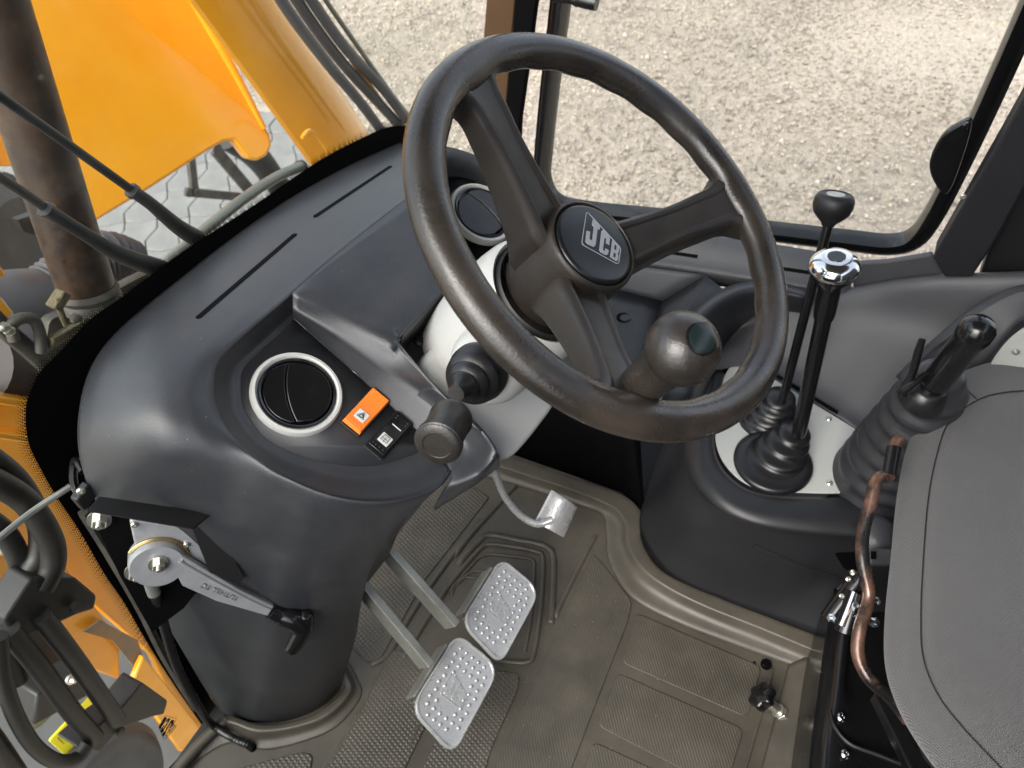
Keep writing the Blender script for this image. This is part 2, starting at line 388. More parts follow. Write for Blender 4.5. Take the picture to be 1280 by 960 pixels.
# ================================================================ OUTSIDE: ground
GZ = -1.0
bm = nb(); add_prism(bm, [Vector((-150, -150, GZ - 0.05)), Vector((150, -150, GZ - 0.05)), Vector((150, 150, GZ - 0.05)), Vector((-150, 150, GZ - 0.05))], (0, 0, 1), 0.02)
gm = mat('gravel ground', (0.29, 0.25, 0.205), 0.95, mottle=0.8, mscale=40, col2=(0.46, 0.405, 0.335), grain=1, gscale=60, bumpdist=0.01)
o = obj('ground', bm, gm, smooth=0); o['kind'] = 'structure'
def gravel():
    N = 250000
    # one lumpy stone shape set, many stones in one mesh
    base = np.array([[1, 0, 0], [-1, 0, 0], [0, 1, 0], [0, -1, 0], [0, 0, 1], [0, 0, -1]], float)
    tri = np.array([[0, 2, 4], [2, 1, 4], [1, 3, 4], [3, 0, 4], [2, 0, 5], [1, 2, 5], [3, 1, 5], [0, 3, 5]])
    # region of the yard beyond the windows
    x = rng.uniform(0.9, 8.5, N); y = rng.uniform(-2.6, 7.0, N)
    keep = ~((x < 3.05) & (y > 2.0) & (y < 6.5) & (y > 2.0 + 0.0 * x))
    x, y = x[keep], y[keep]; N = len(x)
    d = np.hypot(x, y)
    s = rng.lognormal(math.log(0.0068), 0.38, N)
    V = base[None] * s[:, None, None] * rng.uniform(0.6, 1.25, (N, 6, 1)) * np.stack([rng.uniform(0.8, 1.4, N), rng.uniform(0.7, 1.0, N), rng.uniform(0.45, 0.8, N)], 1)[:, None, :]
    V += rng.normal(0, 0.12, V.shape) * s[:, None, None]
    a = rng.uniform(0, 6.28, N); ca, sa = np.cos(a)[:, None], np.sin(a)[:, None]
    X = V[:, :, 0] * ca - V[:, :, 1] * sa; Y = V[:, :, 0] * sa + V[:, :, 1] * ca
    t = rng.normal(0, 0.35, N)[:, None]; Z = V[:, :, 2] + X * t
    hgt = 0.012 * (np.sin(x * 2.1) + np.sin(y * 1.7 + x)) - 0.02
    V = np.stack([X + x[:, None], Y + y[:, None], Z + GZ + hgt[:, None] + rng.uniform(0, 0.02, N)[:, None]], 2).reshape(-1, 3)
    Fc = (tri[None] + (np.arange(N) * 6)[:, None, None]).reshape(-1)
    me = bpy.data.meshes.new('gravel'); me.vertices.add(len(V)); me.vertices.foreach_set('co', V.astype('f').ravel())
    me.loops.add(len(Fc)); me.loops.foreach_set('vertex_index', Fc.astype('i'))
    me.polygons.add(len(Fc) // 3); me.polygons.foreach_set('loop_start', np.arange(0, len(Fc), 3, dtype='i')); me.polygons.foreach_set('loop_total', np.full(len(Fc) // 3, 3, dtype='i'))
    me.update(calc_edges=True)
    tone = rng.uniform(0, 1, N); col = np.empty((N, 4)); lum = 0.23 + 0.25 * tone ** 0.9
    warm = rng.normal(0.5, 0.28, N).clip(0, 1)
    col[:, 0] = lum * (1.02 + 0.06 * warm); col[:, 1] = lum * (0.92 + 0.01 * warm); col[:, 2] = lum * (0.82 - 0.15 * warm); col[:, 3] = 1
    at = me.color_attributes.new('stone', 'FLOAT_COLOR', 'POINT'); at.data.foreach_set('color', np.repeat(col, 6, 0).astype('f').ravel())
    m = bpy.data.materials.new('gravel stones'); m.use_nodes = True; nt = m.node_tree; b = nt.nodes['Principled BSDF']; b.inputs['Roughness'].default_value = 0.85
    an = nt.nodes.new('ShaderNodeAttribute'); an.attribute_name = 'stone'
    tc = nt.nodes.new('ShaderNodeTexCoord'); nn = nt.nodes.new('ShaderNodeTexNoise'); nn.inputs['Scale'].default_value = 1.6; nn.inputs['Detail'].default_value = 5
    nt.links.new(tc.outputs['Object'], nn.inputs['Vector'])
    mr = nt.nodes.new('ShaderNodeMapRange'); mr.inputs[1].default_value = 0.3; mr.inputs[2].default_value = 0.7; mr.inputs[3].default_value = 0.72; mr.inputs[4].default_value = 1.12
    nt.links.new(nn.outputs[0], mr.inputs[0])
    mx = nt.nodes.new('ShaderNodeMix'); mx.data_type = 'RGBA'; mx.blend_type = 'MULTIPLY'; mx.inputs[0].default_value = 1
    nt.links.new(an.outputs['Color'], mx.inputs[6]); nt.links.new(mr.outputs[0], mx.inputs[7]); nt.links.new(mx.outputs[2], b.inputs['Base Color'])
    me.materials.append(m)
    o = bpy.data.objects.new('gravel', me); COL.objects.link(o)
    tag(o, 'loose pale beige gravel covering the yard outside the cab windows', 'gravel', kind='stuff')
gravel()
# interlocking concrete pavers below the machine's front
pav = bpy.data.objects.new('pavement', None); COL.objects.link(pav); pav.location = (1.5, 3, GZ); pav['kind'] = 'structure'
bm = nb(); add_prism(bm, [Vector((-3, 0.9, GZ - 0.035)), Vector((3.05, 1.9, GZ - 0.035)), Vector((3.05, 6.5, GZ - 0.035)), Vector((-3, 6.5, GZ - 0.035))], (0, 0, 1), 0.006)
obj('sand_bed', bm, mat('joint sand', (0.16, 0.15, 0.13), 0.95), pav, smooth=0)
bm = nb(); L_, B_ = 0.24, 0.155
sh = [(-L_ / 2, -B_ / 2), (-L_ / 5, -B_ / 2 + 0.02), (L_ / 5, -B_ / 2 - 0.015), (L_ / 2, -B_ / 2), (L_ / 2 - 0.02, 0), (L_ / 2, B_ / 2), (L_ / 5, B_ / 2 - 0.015), (-L_ / 5, B_ / 2 + 0.02), (-L_ / 2, B_ / 2), (-L_ / 2 - 0.02, 0)]
add_prism(bm, [Vector((x, y, 0)) for x, y in sh], (0, 0, 1), 0.034)
pb = obj('paver', bm, M_paver, None, smooth=0, bevel=0.006, seg=2); pb.parent = pav
ca, sa = math.cos(0.55), math.sin(0.55); first = True
for i in range(-6, 24):
    for j in range(-4, 20):
        lx, ly = i * 0.243, j * 0.158; x = lx * ca - ly * sa + 1.0; y = lx * sa + ly * ca + 1.6
        if not (-0.2 < x < 3.0 and 2.05 < y < 4.9): continue
        q = pb if first else pb.copy()
        if not first: COL.objects.link(q)
        first = False
        q.location = (x - 1.5, y - 3, -0.032 + random.uniform(-0.003, 0.003)); q.rotation_euler = (random.uniform(-.01, .01), random.uniform(-.01, .01), 0.55 + random.uniform(-.01, .01))

# ================================================================ CAB SHELL
cab = thing('cab_shell', (1.05, 0.2, 0), 'black cab frame with front pillar and roof around the steering wheel', 'cab')
bm = nb(); add_prism(bm, [Vector((-0.25, -0.9, 1.78)), Vector((1.3, -0.9, 1.78)), Vector((1.3, 0.75, 1.78)), Vector((-0.25, 0.75, 1.78))], (0, 0, 1), 0.05)
obj('roof', bm, M_roof, cab, smooth=0, bevel=0.01)
bm = nb(); add_prism(bm, [Vector((-0.25, -0.92, -0.03)), Vector((1.3, -0.92, -0.03)), Vector((1.3, -0.92, 1.35)), Vector((-0.25, -0.92, 1.35))], (0, -1, 0), 0.04)
obj('rear_bulkhead', bm, M_roof, cab, smooth=0, bevel=0.01)
bm = nb(); add_prism(bm, [Vector((-0.28, -0.9, -0.03)), Vector((-0.28, -0.28, -0.03)), Vector((-0.28, -0.22, 0.6)), Vector((-0.28, -0.32, 1.78)), Vector((-0.28, -0.9, 1.78))], (-1, 0, 0), 0.04)
obj('quarter_shade_panel', bm, M_roof, cab, smooth=0, bevel=0.01)  # unseen left rear side, put in solid to cut light in the cab
bm = nb(); add_prism(bm, [Vector((-0.28, -0.27, -0.03)), Vector((-0.28, 0.56, -0.03)), Vector((-0.28, 0.58, 0.62)), Vector((-0.28, -0.22, 0.62))], (-1, 0, 0), 0.04)
obj('door_shade_panel', bm, M_blackm, cab, smooth=0, bevel=0.01)  # unseen panel added across the open doorway to darken the footwell
bm = nb(); add_prism(bm, [Vector((-0.28, 0.5, -0.03)), Vector((-0.28, 0.70, -0.03)), Vector((-0.28, 0.72, 1.78)), Vector((-0.28, 0.60, 1.78))], (-1, 0, 0), 0.05)
obj('door_post', bm, M_blackm, cab, smooth=0, bevel=0.01)
# floor pan under the mat, and the firewall behind the dashboard
bm = nb(); add_prism(bm, [Vector((-0.3, -0.9, -0.03)), Vector((1.2, -0.9, -0.03)), Vector((1.2, 0.62, -0.03)), Vector((0.1, 0.655, -0.03)), Vector((-0.3, 0.655, -0.03))], (0, 0, 1), 0.02)
obj('floor_pan', bm, M_blackm, cab, smooth=0)
bm = nb(); lo_ = Wl([(500, 520), (560, 542), (640, 568), (715, 594), (778, 616), (800, 636), (806, 645)], z=.015); hi_ = [p + Vector((0.03 + .035 * max(0, i - 3), 0.08, .20)) for i, p in enumerate(lo_)]
add_grid(bm, [lo_, hi_]); solid('firewall', bm, M_void, cab, .006)
# right front pillar: brown outer face and black inner face
def strip(px, k, n, th, name, m, parent, bevel=0.002):
    bm = nb(); add_prism(bm, Wl(px, **k), n, th); return obj(name, bm, m, parent, smooth=30, bevel=bevel)
strip([(618, -120), (655, -120), (641, 30), (624, 240), (588, 250), (603, 60)], dict(x=1.12), (1, 0, 0), 0.05, 'pillar', M_pillar, cab)
strip([(652, -120), (686, -120), (665, 40), (650, 150), (643, 280), (618, 280), (640, 45)], dict(x=1.10), (1, 0, 0), 0.015, 'pillar_seal', M_void, cab)
# rear right pillar trim
P_ = Wl([(1335, 0), (1282, 118), (1250, 175), (1166, 322), (1180, 347), (1215, 347), (1246, 300), (1340, 130)], x=1.035)
bm = nb(); add_prism(bm, P_, (1, 0, 0), 0.04); obj('pillar_trim', bm, M_console, cab, smooth=30, bevel=0.004)
bm = nb(); add_prism(bm, Wl([(1222, 352), (1240, 300), (1330, 110), (1420, 110), (1400, 352)], x=1.075), (1, 0, 0), 0.03)
obj('pillar_inner_face', bm, M_blackm, cab, smooth=30, bevel=0.004)
p = W(1204, 246, x=1.03); screw(p, Vector((-1, 0, 0)), 0.004, M_bolt, cab, 'bolt')

# the pillars run on up to the roof
def up_to_roof(a, b, z=1.775):
    d = (a - b); return a + d * ((z - a.z) / d.z)
a, b = W(636, -112, x=1.145), W(622, 60, x=1.145); bm = nb(); add_beam(bm, a, up_to_roof(a, b), (1, 0, 0), .05, .05); obj('pillar_top', bm, M_pillar, cab, bevel=.004)
a, b = W(1340, -5, x=1.055), W(1290, 118, x=1.055); bm = nb(); add_beam(bm, a, up_to_roof(a, b), (1, 0, 0), .09, .04); obj('rear_pillar_top', bm, M_console, cab, bevel=.004)
bm = nb(); add_prism(bm, [Vector((1.13, -.90, -.02)), Vector((1.13, -.36, -.02)), Vector((1.13, -.36, .44)), Vector((1.13, -.90, .60))], (1, 0, 0), .03); obj('side_wall', bm, M_blackm, cab, smooth=0)
bm = nb(); add_prism(bm, [Vector((.90, -.90, -.02)), Vector((.90, -.36, -.02)), Vector((.90, -.36, .30)), Vector((.90, -.90, .34))], (1, 0, 0), .21); obj('rear_side_trim', bm, M_consoleg, cab, smooth=0, bevel=.02)
# ---------------------------------------------------------------- side window
win = thing('side_window', W(900, 285, x=1.13), 'wide right side window with rounded black frame looking onto gravel', 'window')
fr_px = [(712, -120), (696, 20), (685, 110), (677, 190), (676, 228), (692, 255), (730, 266), (830, 277), (960, 293), (1060, 305), (1110, 310), (1142, 302), (1166, 272), (1198, 210), (1240, 120), (1300, -15), (1340, -110)]
bm = nb(); pts = spline(Wl(fr_px, x=1.13), 5); rows = []
for i, p in enumerate(pts):
    t = (pts[min(i + 1, len(pts) - 1)] - pts[max(i - 1, 0)]).normalized(); nrm = Vector((1, 0, 0)).cross(t).normalized(); s = 0.0145
    rows.append([p + nrm * s, p + nrm * s * 0.05 - Vector((0.012, 0, 0)), p - nrm * s * 0.75 - Vector((0.014, 0, 0)), p - nrm * s, p - nrm * s + Vector((0.02, 0, 0)), p + nrm * s + Vector((0.02, 0, 0))])
add_grid(bm, rows, True); obj('window_frame', bm, M_black, win, smooth=40)
for a, b in ((pts[0], pts[5]), (pts[-1], pts[-6])):
    bm = nb(); add_beam(bm, a, up_to_roof(a, b), (1, 0, 0), .026, .03); obj('window_frame', bm, M_black, win, bevel=.004)
bm = nb(); add_prism(bm, Wl(fr_px, x=1.135), (1, 0, 0), 0.004); obj('pane', bm, M_glass2, win, smooth=0)
bm = nb(); pts = Wl([(1216, 148), (1196, 152), (1178, 166), (1165, 190), (1164, 210), (1175, 232), (1186, 236), (1200, 205)], x=1.118)
add_prism(bm, spline(pts, 4, True), (-1, 0, 0), 0.014); obj('lock_cover', bm, M_black, win, smooth=30, bevel=0.003)
screw(W(1207, 158, x=1.1), Vector((-1, 0, 0)), 0.004, M_black, win, 'bolt')
bm = nb(); a = W(690, 2, x=1.11)
add_tube(bm, Wl([(692, -4), (714, -2), (724, 3)], x=1.105), 0.008, 12); add_tube(bm, Wl([(722, -2), (735, 2), (746, 4)], x=1.095), 0.011, 12)
obj('catch', bm, M_black, win, smooth=40, bevel=0)

# ---------------------------------------------------------------- windscreen
WY = lambda x: 0.662 - 0.35 * max(0, x - 0.45) ** 2
def Wg(u, v, off=0.0):
    y = 0.66
    for _ in range(6): p = W(u, v, y=y + off); y = WY(p.x)
    return p
scr = thing('windscreen', (0.4, 0.66, 0), 'curved front windscreen with black dotted border along the dashboard', 'windscreen')
bm = nb(); xs = np.linspace(-0.45, 0.98, 20)
add_grid(bm, [[Vector((x, WY(x) + 0.006, z)) for x in xs] for z in (-0.1, 0.5, 1.1, 1.74)])
o = obj('pane', bm, M_glass, scr, smooth=60)
frit_o = [(520, 158), (489, 158), (460, 169), (400, 200), (320, 255), (250, 300), (200, 335), (150, 373), (112, 400), (75, 440), (50, 465), (38, 490), (32, 512), (35, 552), (50, 585), (70, 620), (100, 665), (130, 717), (156, 755), (183, 802), (220, 860), (262, 920)]
frit_i = [(540, 215), (510, 215), (480, 220), (440, 245), (360, 300), (300, 340), (250, 380), (210, 420), (180, 450), (150, 480), (135, 505), (125, 530), (122, 560), (130, 590), (145, 640), (165, 690), (190, 740), (215, 790), (240, 830), (262, 870), (285, 900), (300, 925)]
bm = nb(); R1 = spline([Wg(*q) for q in frit_o], 4); R2 = spline([Wg(*q) for q in frit_i], 4)
add_grid(bm, [R1, [lerp(a, b, .5) for a, b in zip(R1, R2)], R2]); obj('border_print', bm, M_void, scr, smooth=60)
bm = nb(); ro = spline([Wg(*q) for q in frit_o], 40); acc = 0; nxt = 0
for i in range(1, len(ro)):
    acc += (ro[i] - ro[i - 1]).length
    if acc < nxt: continue
    nxt += 0.0032; t = (ro[i] - ro[i - 1]).normalized(); nn = Vector((0, 1, 0)).cross(t)
    if nn.z + nn.x * -1 < 0 and False: nn = -nn
    mid = R2[min(len(R2) - 1, int(i / 10))]
    if nn.dot(mid - ro[i]) > 0: nn = -nn
    for k, s in ((0.4, 0.0013), (1.3, 0.0011), (2.2, 0.0009), (3.1, 0.0007), (4, 0.0005)):
        c = ro[i] + nn * 0.0024 * k + t * (0.0016 if k in (1.3, 3.1) else 0)
        bm.faces.new([bm.verts.new(c + t * s), bm.verts.new(c + nn * s), bm.verts.new(c - t * s), bm.verts.new(c - nn * s)])
o = obj('border_dots', bm, M_void, scr, smooth=0); o['kind'] = 'stuff'
# maker's decal on the lower corner of the glass, read from outside
bm = nb(); o0 = Wg(207, 908, -0.003); ax = (Wg(222, 898, -0.003) - Wg(196, 930, -0.003)).normalized(); ay = (Wg(214, 885, -0.003) - o0).normalized()
add_logo(bm, o0, -ax, Vector((0, 1, 0)).cross(-ax).normalized() * -1, Vector((0, -1, 0)), 0.75, 0.0005)
for k in range(5):
    p = o0 - Vector((0, 1, 0)).cross(ax) * (-0.012 - 0.003 * k); 
    add_box(bm, p + ax * 0.002, ax, Vector((0, 1, 0)).cross(ax), (0, 1, 0), 0.022 - 0.002 * (k % 3), 0.0008, 0.0004)
obj('decal', bm, M_ink, scr, smooth=0)
# lower corner seal of the screen at the mat
bm = nb(); add_tube(bm, [Wg(270, 925, -0.004), Wg(240, 940, -0.004), Wg(205, 975, -0.004), Wg(170, 1010, -0.004)], 0.008, 8); obj('seal', bm, M_void, scr)
# metal seal strip of the black cab corner beside the throttle bracket
bm = nb(); add_tube(bm, [Wg(q[0], q[1], -0.012) for q in [(104, 640), (135, 690), (175, 760), (205, 820), (245, 885)]], 0.006, 6, flat=1.0); obj('edge_strip', bm, M_dirty, scr)

# ================================================================ MACHINE FRONT seen through the windscreen
# big flat loader plate
ldr = thing('loader_arm_plate', W(200, 240, y=1.35), 'broad flat glossy yellow loader plate seen through the top left of the windscreen', 'loader plate')
pn = Vector((-0.25, -1, 0.25)).normalized(); pc = W(200, 150, y=1.35)
px = [(-25, -140), (12, 0), (45, 100), (115, 280), (185, 238), (262, 188), (280, 178), (292, 176), (300, 186), (310, 199), (322, 202), (334, 195), (341, 182), (338, 168), (290, 85), (238, -5), (170, -140)]
bm = nb(); add_prism(bm, Wl(px, pl=(pc, pn)), -pn, 0.035); obj('plate', bm, M_yellow, ldr, smooth=30, bevel=0.008, seg=4)
bm = nb(); add_tube(bm, Wl([(165, -140), (240, -2), (292, 88), (330, 160)], pl=(pc + pn * 0.003, pn)), [0.010, 0.010, 0.009, 0.006], 10); obj('rolled_edge', bm, M_yellow, ldr)
arm = thing('loader_boom', W(400, 190, y=1.2), 'rounded yellow loader arm tube running up beside the grey hoses', 'loader arm')
bm = nb(); rows = []
L_e = [(150, -140), (215, -30), (262, 35), (325, 120), (388, 206), (405, 228)]; R_e = [(270, -140), (335, -40), (368, 20), (415, 95), (463, 170), (478, 195)]
for (l, r) in zip(L_e, R_e):
    a, b = W(*l, y=1.22), W(*r, y=1.27); row = []
    for k in range(9):
        t = k / 8; row.append(lerp(a, b, t) + Vector((-0.1, -1, 0.3)).normalized() * 0.055 * math.sin(math.pi * t))
    rows.append(row)
patch(bm, rows, 3, 5); o = solid('shell', bm, M_yellow, arm, 0.006, smooth=60)
bm = nb(); add_tube(bm, Wl([(377, 172), (386, 163), (396, 170), (410, 190)], y=1.13), 0.004, 8); obj('bracket', bm, M_yellow, arm)
hb = thing('loader_hoses', W(470, 150, y=1.1), 'bundle of grey rubber hoses running down the yellow loader arm to the windscreen corner', 'hoses')
for k, (px, r, m) in enumerate([([(318, -60), (358, 10), (410, 80), (452, 130), (480, 168)], .012, M_hosegr), ([(338, -60), (376, 8), (425, 75), (470, 125), (505, 163)], .0125, M_hosegr),
                 ([(352, -60), (388, -2), (432, 60), (478, 110), (508, 150)], .012, M_hosegr), ([(356, -60), (395, 5), (445, 82), (485, 140)], .007, M_yellow),
                 ([(372, -60), (404, -5), (450, 62), (490, 118), (512, 146)], .0055, M_greypipe)]):
    bm = nb(); add_tube(bm, Wl(px, y=1.10 + 0.02 * (k % 2)), r, 12); obj('hose' if k != 3 else 'support_rod', bm, m, hb)
# handrail-like pipe, levers
gp = thing('front_cross_pipe', W(290, 270, y=0.86), 'grey green horizontal pipe just outside the windscreen', 'pipe')
bm = nb(); add_tube(bm, Wl([(196, 340), (235, 305), (300, 252), (345, 222), (379, 207)], y=0.86), 0.0085, 14); obj('tube', bm, M_greypipe, gp)
bm = nb(); add_lathe(bm, W(377, 208, y=0.86), W(383, 205, y=0.86) - W(370, 212, y=0.86), [(0, 0.0105), (0.004, 0.0105), (0.006, 0.008)], 16); obj('end_cap', bm, M_dirty, gp)
lk = thing('loader_linkage', W(290, 240, y=2.4), 'dusty grey linkage bars under the yellow plate above the pavers', 'linkage')
for pts, w in (([(232, 240), (300, 246)], .035), ([(243, 240), (238, 196)], .035), ([(268, 186), (312, 238)], .05)):
    a, b = Wl(pts, y=2.4); bm = nb(); add_beam(bm, a, b, (0, -1, 0), w, 0.02); add_lathe(bm, a + Vector((0, -.012, 0)), (0, -1, 0), [(0, w * .5), (0.008, w * .5), (0.009, w * .3)], 16); obj('bar', bm, M_dirty, lk, bevel=0.003)
bm = nb(); add_tube(bm, Wl([(283, 170), (320, 195), (350, 235)], y=2.5), [0.06, 0.06, 0.055], 16); obj('ram_hose', bm, M_hose, lk)
# exhaust
ex = thing('exhaust_pipe', W(112, 374, y=1.0), 'rusty brown exhaust pipe standing left of the wipers', 'exhaust pipe')
e0, e1, e2 = W(112, 372, y=1.0), W(64, 225, y=1.0), W(-28, -60, y=1.0)
dpt = (e0 - CAM).dot(ray(640, 480).normalized())
rr = 33 / 960 * (e0 - CAM).dot(Vector((_X.z, _Y.z, _Z.z)))
bm = nb(); add_tube(bm, [e0, e1, e2], [rr, rr, rr * 0.98], 32); obj('pipe', bm, M_rust, ex)
ax = (e0 - e1).normalized()
bm = nb(); add_lathe(bm, e0, ax, [(-0.02, rr * 1.03), (-0.012, rr * 1.12), (-0.004, rr * 1.04), (0.002, rr * 1.14), (0.010, rr * 1.16), (0.014, rr * 1.0)], 32); obj('clamp', bm, M_dirty, ex)
bm = nb(); c = W(73, 375, y=0.97); add_box(bm, c, (1, 0, 0.4), (0, 1, 0), (-.4, 0, 1), 0.028, 0.02, 0.014); add_tube(bm, Wl([(72, 372), (76, 390), (84, 408)], y=0.965), 0.005, 8); obj('clamp_lug', bm, M_wrap, ex, bevel=0.003)
bm = nb(); add_lathe(bm, W(93, 398, y=0.955), (-.1, -1, .2), [(0, .008), (.01, .008), (.012, .005)], 6); obj('clamp_bolt', bm, M_dirty, ex)
# wrapped manifold and dirty castings below
mf = thing('exhaust_manifold', W(60, 430, y=1.0), 'dusty castings and yellowish heat wrap below the exhaust pipe', 'manifold')
bm = nb(); rows = []
for k in range(7):
    t = k / 6; rows.append([W(60 + 38 * t + 8 * math.sin(a), 395 + 22 * (1 - t) + 30 * j / 5 + 4 * math.cos(a * 2), y=0.96 - 0.02 * math.sin(j)) for j, a in enumerate([0, 1, 2, 3, 4, 5])])
patch(bm, rows, 2, 2); solid('heat_wrap', bm, M_wrap, mf, 0.01)
bm = nb(); add_tube(bm, Wl([(-20, 385), (10, 415), (30, 432), (55, 455), (75, 480)], y=0.97), 0.009, 10, flat=1.4); obj('bracket', bm, M_dirty, mf)
bm = nb(); add_tube(bm, Wl([(18, 425), (14, 408), (26, 398), (42, 400), (50, 418), (52, 440)], y=0.955), 0.008, 10); obj('hook', bm, M_dirty, mf)
bm = nb(); add_tube(bm, Wl([(-15, 460), (20, 462), (50, 440)], y=1.05), [0.05, 0.045, 0.03], 20); obj('casting', bm, mat('brown casting', (0.02, 0.014, 0.012), 0.6, mottle=.5, mscale=10), mf)
bm = nb(); add_prism(bm, rnd(Wl([(62, 400), (130, 372), (165, 352), (190, 340), (150, 400), (90, 455), (50, 480)], y=1.02), .01), (0, 1, 0), 0.02); obj('mounting_plate', bm, M_dirty, mf, bevel=0.003)
for q in ((4, 408), (10, 412)):
    bm = nb(); add_lathe(bm, W(*q, y=0.95), (-.2, -1, .2), [(0, .007), (.008, .007), (.01, .004)], 6); obj('bolt', bm, M_bolt, mf)
# air duct, ribbed hose
dc = thing('air_duct', W(60, 370, y=1.25), 'ribbed grey air intake hose behind the exhaust pipe', 'air hose')
bm = nb(); add_tube(bm, Wl([(-10, 400), (25, 385), (60, 372), (75, 365)], y=1.25), [0.075, 0.07, 0.055, 0.05], 24); obj('duct', bm, M_duct, dc)
bm = nb(); add_tube(bm, Wl([(62, 370), (85, 350), (110, 330), (135, 322), (165, 330)], y=1.25), [0.055, 0.052, 0.05, 0.045], 24, n=8, rib=0.06); obj('ribbed_hose', bm, M_duct, dc)
bm = nb(); add_tube(bm, Wl([(-10, 455), (25, 440), (60, 430)], y=1.2), [0.07, 0.065, 0.06], 24); obj('lower_duct', bm, M_duct, dc)
# tyre
ty = thing('road_wheel', W(20, 310, y=1.7), 'dusty front tyre with tread grooves left of the exhaust pipe', 'tyre')
bm = nb(); c = W(15, 395, y=1.75); ax = Vector((0.55, -0.75, 0.1)).normalized()
add_lathe(bm, c, ax, [(-0.12, 0.16), (-0.13, 0.26), (-0.09, 0.315), (-0.015, 0.325), (-0.012, 0.312), (0.012, 0.312), (0.015, 0.325), (0.09, 0.315), (0.13, 0.26), (0.12, 0.16)], 48); obj('casing', bm, M_tyre, ty)
bm = nb(); a_, x_, y_ = frame(ax)
for k in range(40):
    t = 2 * math.pi * k / 40; rad = x_ * math.cos(t) + y_ * math.sin(t); tg = a_.cross(rad)
    for s in (-1, 1): add_box(bm, c + rad * 0.322 + a_ * 0.055 * s, a_ + tg * 0.25 * s, tg, rad, 0.075, 0.042, 0.016)
o = obj('tread_blocks', bm, M_tyre, ty, bevel=0.003); o['kind'] = 'stuff'
bm = nb(); add_prism(bm, Wl([(22, 275), (60, 262), (95, 270), (100, 300), (60, 298), (30, 290)], y=1.5), (0, 1, 0), 0.02); obj('mudguard_flap', bm, M_hose, ty)
# little yellow body panels left and right of the exhaust
for px, yy, lab in (([(-40, 300), (4, 336), (8, 344), (-40, 372)], 1.1, 'small yellow bracket end at the left edge above the grey duct'),
               ([(-40, 340), (-4, 366), (18, 391), (-5, 412), (-40, 420)], 1.08, 'pointed yellow panel corner at the left edge in front of the grey duct'),
               ([(136, 343), (160, 330), (178, 342), (146, 366), (138, 356)], 1.3, 'small yellow block between exhaust pipe and windscreen border'),
               ([(-60, 110), (-10, 120), (12, 150), (20, 168), (-60, 150)], 1.6, 'yellow panel sliver behind the exhaust pipe at the left edge'),
               ([(-60, 150), (2, 165), (18, 208), (-60, 210)], 1.5, 'yellow panel behind the exhaust pipe just above the pavers')):
    bm = nb(); P_ = Wl(px, y=yy); add_prism(bm, P_, (0, 1, 0), 0.02); o = obj('yellow_panel', bm, M_yellow, None, bevel=0.003, origin=sum(P_, Vector()) / len(P_)); tag(o, lab, 'body panel')
bm = nb(); c = W(11, 274, z=GZ); add_lathe(bm, c + Vector((0, 0, .003)), (0, 0, 1), [(0, .035), (.012, .035), (.015, .025)], 16); o = obj('ground_cap', bm, mat('ochre cap', (.3, .2, .1), .7), None, origin=c); tag(o, 'small round ochre cap lying on the pale pavers', 'cap')

# ---- lower left: yellow body with hoses, tubes and clamps
lb = thing('loader_tower', W(90, 700, y=1.0), 'large dusty yellow loader tower plate behind the black hydraulic hoses', 'body panel')
bm = nb(); pts = Wl([(-60, 480), (0, 492), (40, 500), (90, 560), (180, 700), (300, 900), (300, 960), (250, 960), (190, 820), (120, 760), (50, 700), (-60, 640)], y=1.05); add_prism(bm, pts, (0, 1, 0), 0.02); obj('plate', bm, M_yellow, lb, bevel=0.004)
bm = nb(); add_beam(bm, W(-40, 490, y=1.0), W(60, 506, y=1.0), (0, -1, 0), 0.012, 0.05); obj('top_flange', bm, M_yellow, lb, bevel=0.003)
bm = nb(); add_beam(bm, W(-40, 534, y=0.99), W(50, 548, y=0.99), (0, -1, 0), 0.01, 0.05); obj('flange', bm, M_yellow, lb, bevel=0.003)
bm = nb(); add_prism(bm, Wl([(-40, 690), (80, 705), (150, 800), (150, 850), (95, 830), (60, 780), (-40, 740)], y=1.01), (0, 1, 0), 0.015); obj('inner_plate', bm, M_yellowd, lb, bevel=0.004)
bm = nb(); add_prism(bm, Wl([(180, 820), (248, 905), (262, 940), (225, 940), (165, 855)], y=0.98), (0, 1, 0), 0.015); obj('toe_plate', bm, M_yellow, lb, bevel=0.004)
bm = nb(); add_prism(bm, Wl([(105, 790), (125, 775), (172, 800), (185, 840), (170, 836), (140, 800)], y=0.995), (0, 1, 0), 0.004); obj('stain_cover', bm, mat('grey weathered panel', (.13, .12, .1), .6, mottle=.8, mscale=14, col2=(.4, .17, .03)), lb)
# dark machine underside, concrete far below
ch = thing('machine_chassis', W(60, 850, y=1.25), 'dark grey chassis metal beneath the hydraulic tubes', 'chassis')
bm = nb(); add_prism(bm, Wl([(-60, 740), (60, 740), (105, 800), (90, 860), (60, 890), (-60, 850)], y=1.25), (0, 1, 0), 0.03); obj('side_rail', bm, M_blackm, ch, bevel=0.004)
bm = nb(); add_beam(bm, W(20, 905, y=1.2), W(110, 800, y=1.2), (0, -1, 0), 0.02, 0.03); obj('cross_bar', bm, M_hosegr, ch, bevel=0.004)
bm = nb(); add_lathe(bm, W(40, 878, y=1.15), (.3, -1, .2), [(0, .05), (.01, .05), (.014, .042), (.02, .042), (.024, .035), (.03, .034), (.032, .02)], 30); obj('pulley', bm, M_greypipe, ch)
bm = nb(); add_lathe(bm, W(87, 849, y=1.0), (.1, -1, .2), [(0, .009), (.006, .009), (.008, .006), (.014, .005), (.016, .003)], 14); obj('bolt', bm, M_bolt, ch)
bm = nb(); add_box(bm, W(68, 860, y=1.1), (1, 0, -.8), (0, 1, 0), (.8, 0, 1), 0.12, 0.06, 0.07); obj('block', bm, M_hose, ch, bevel=0.006)
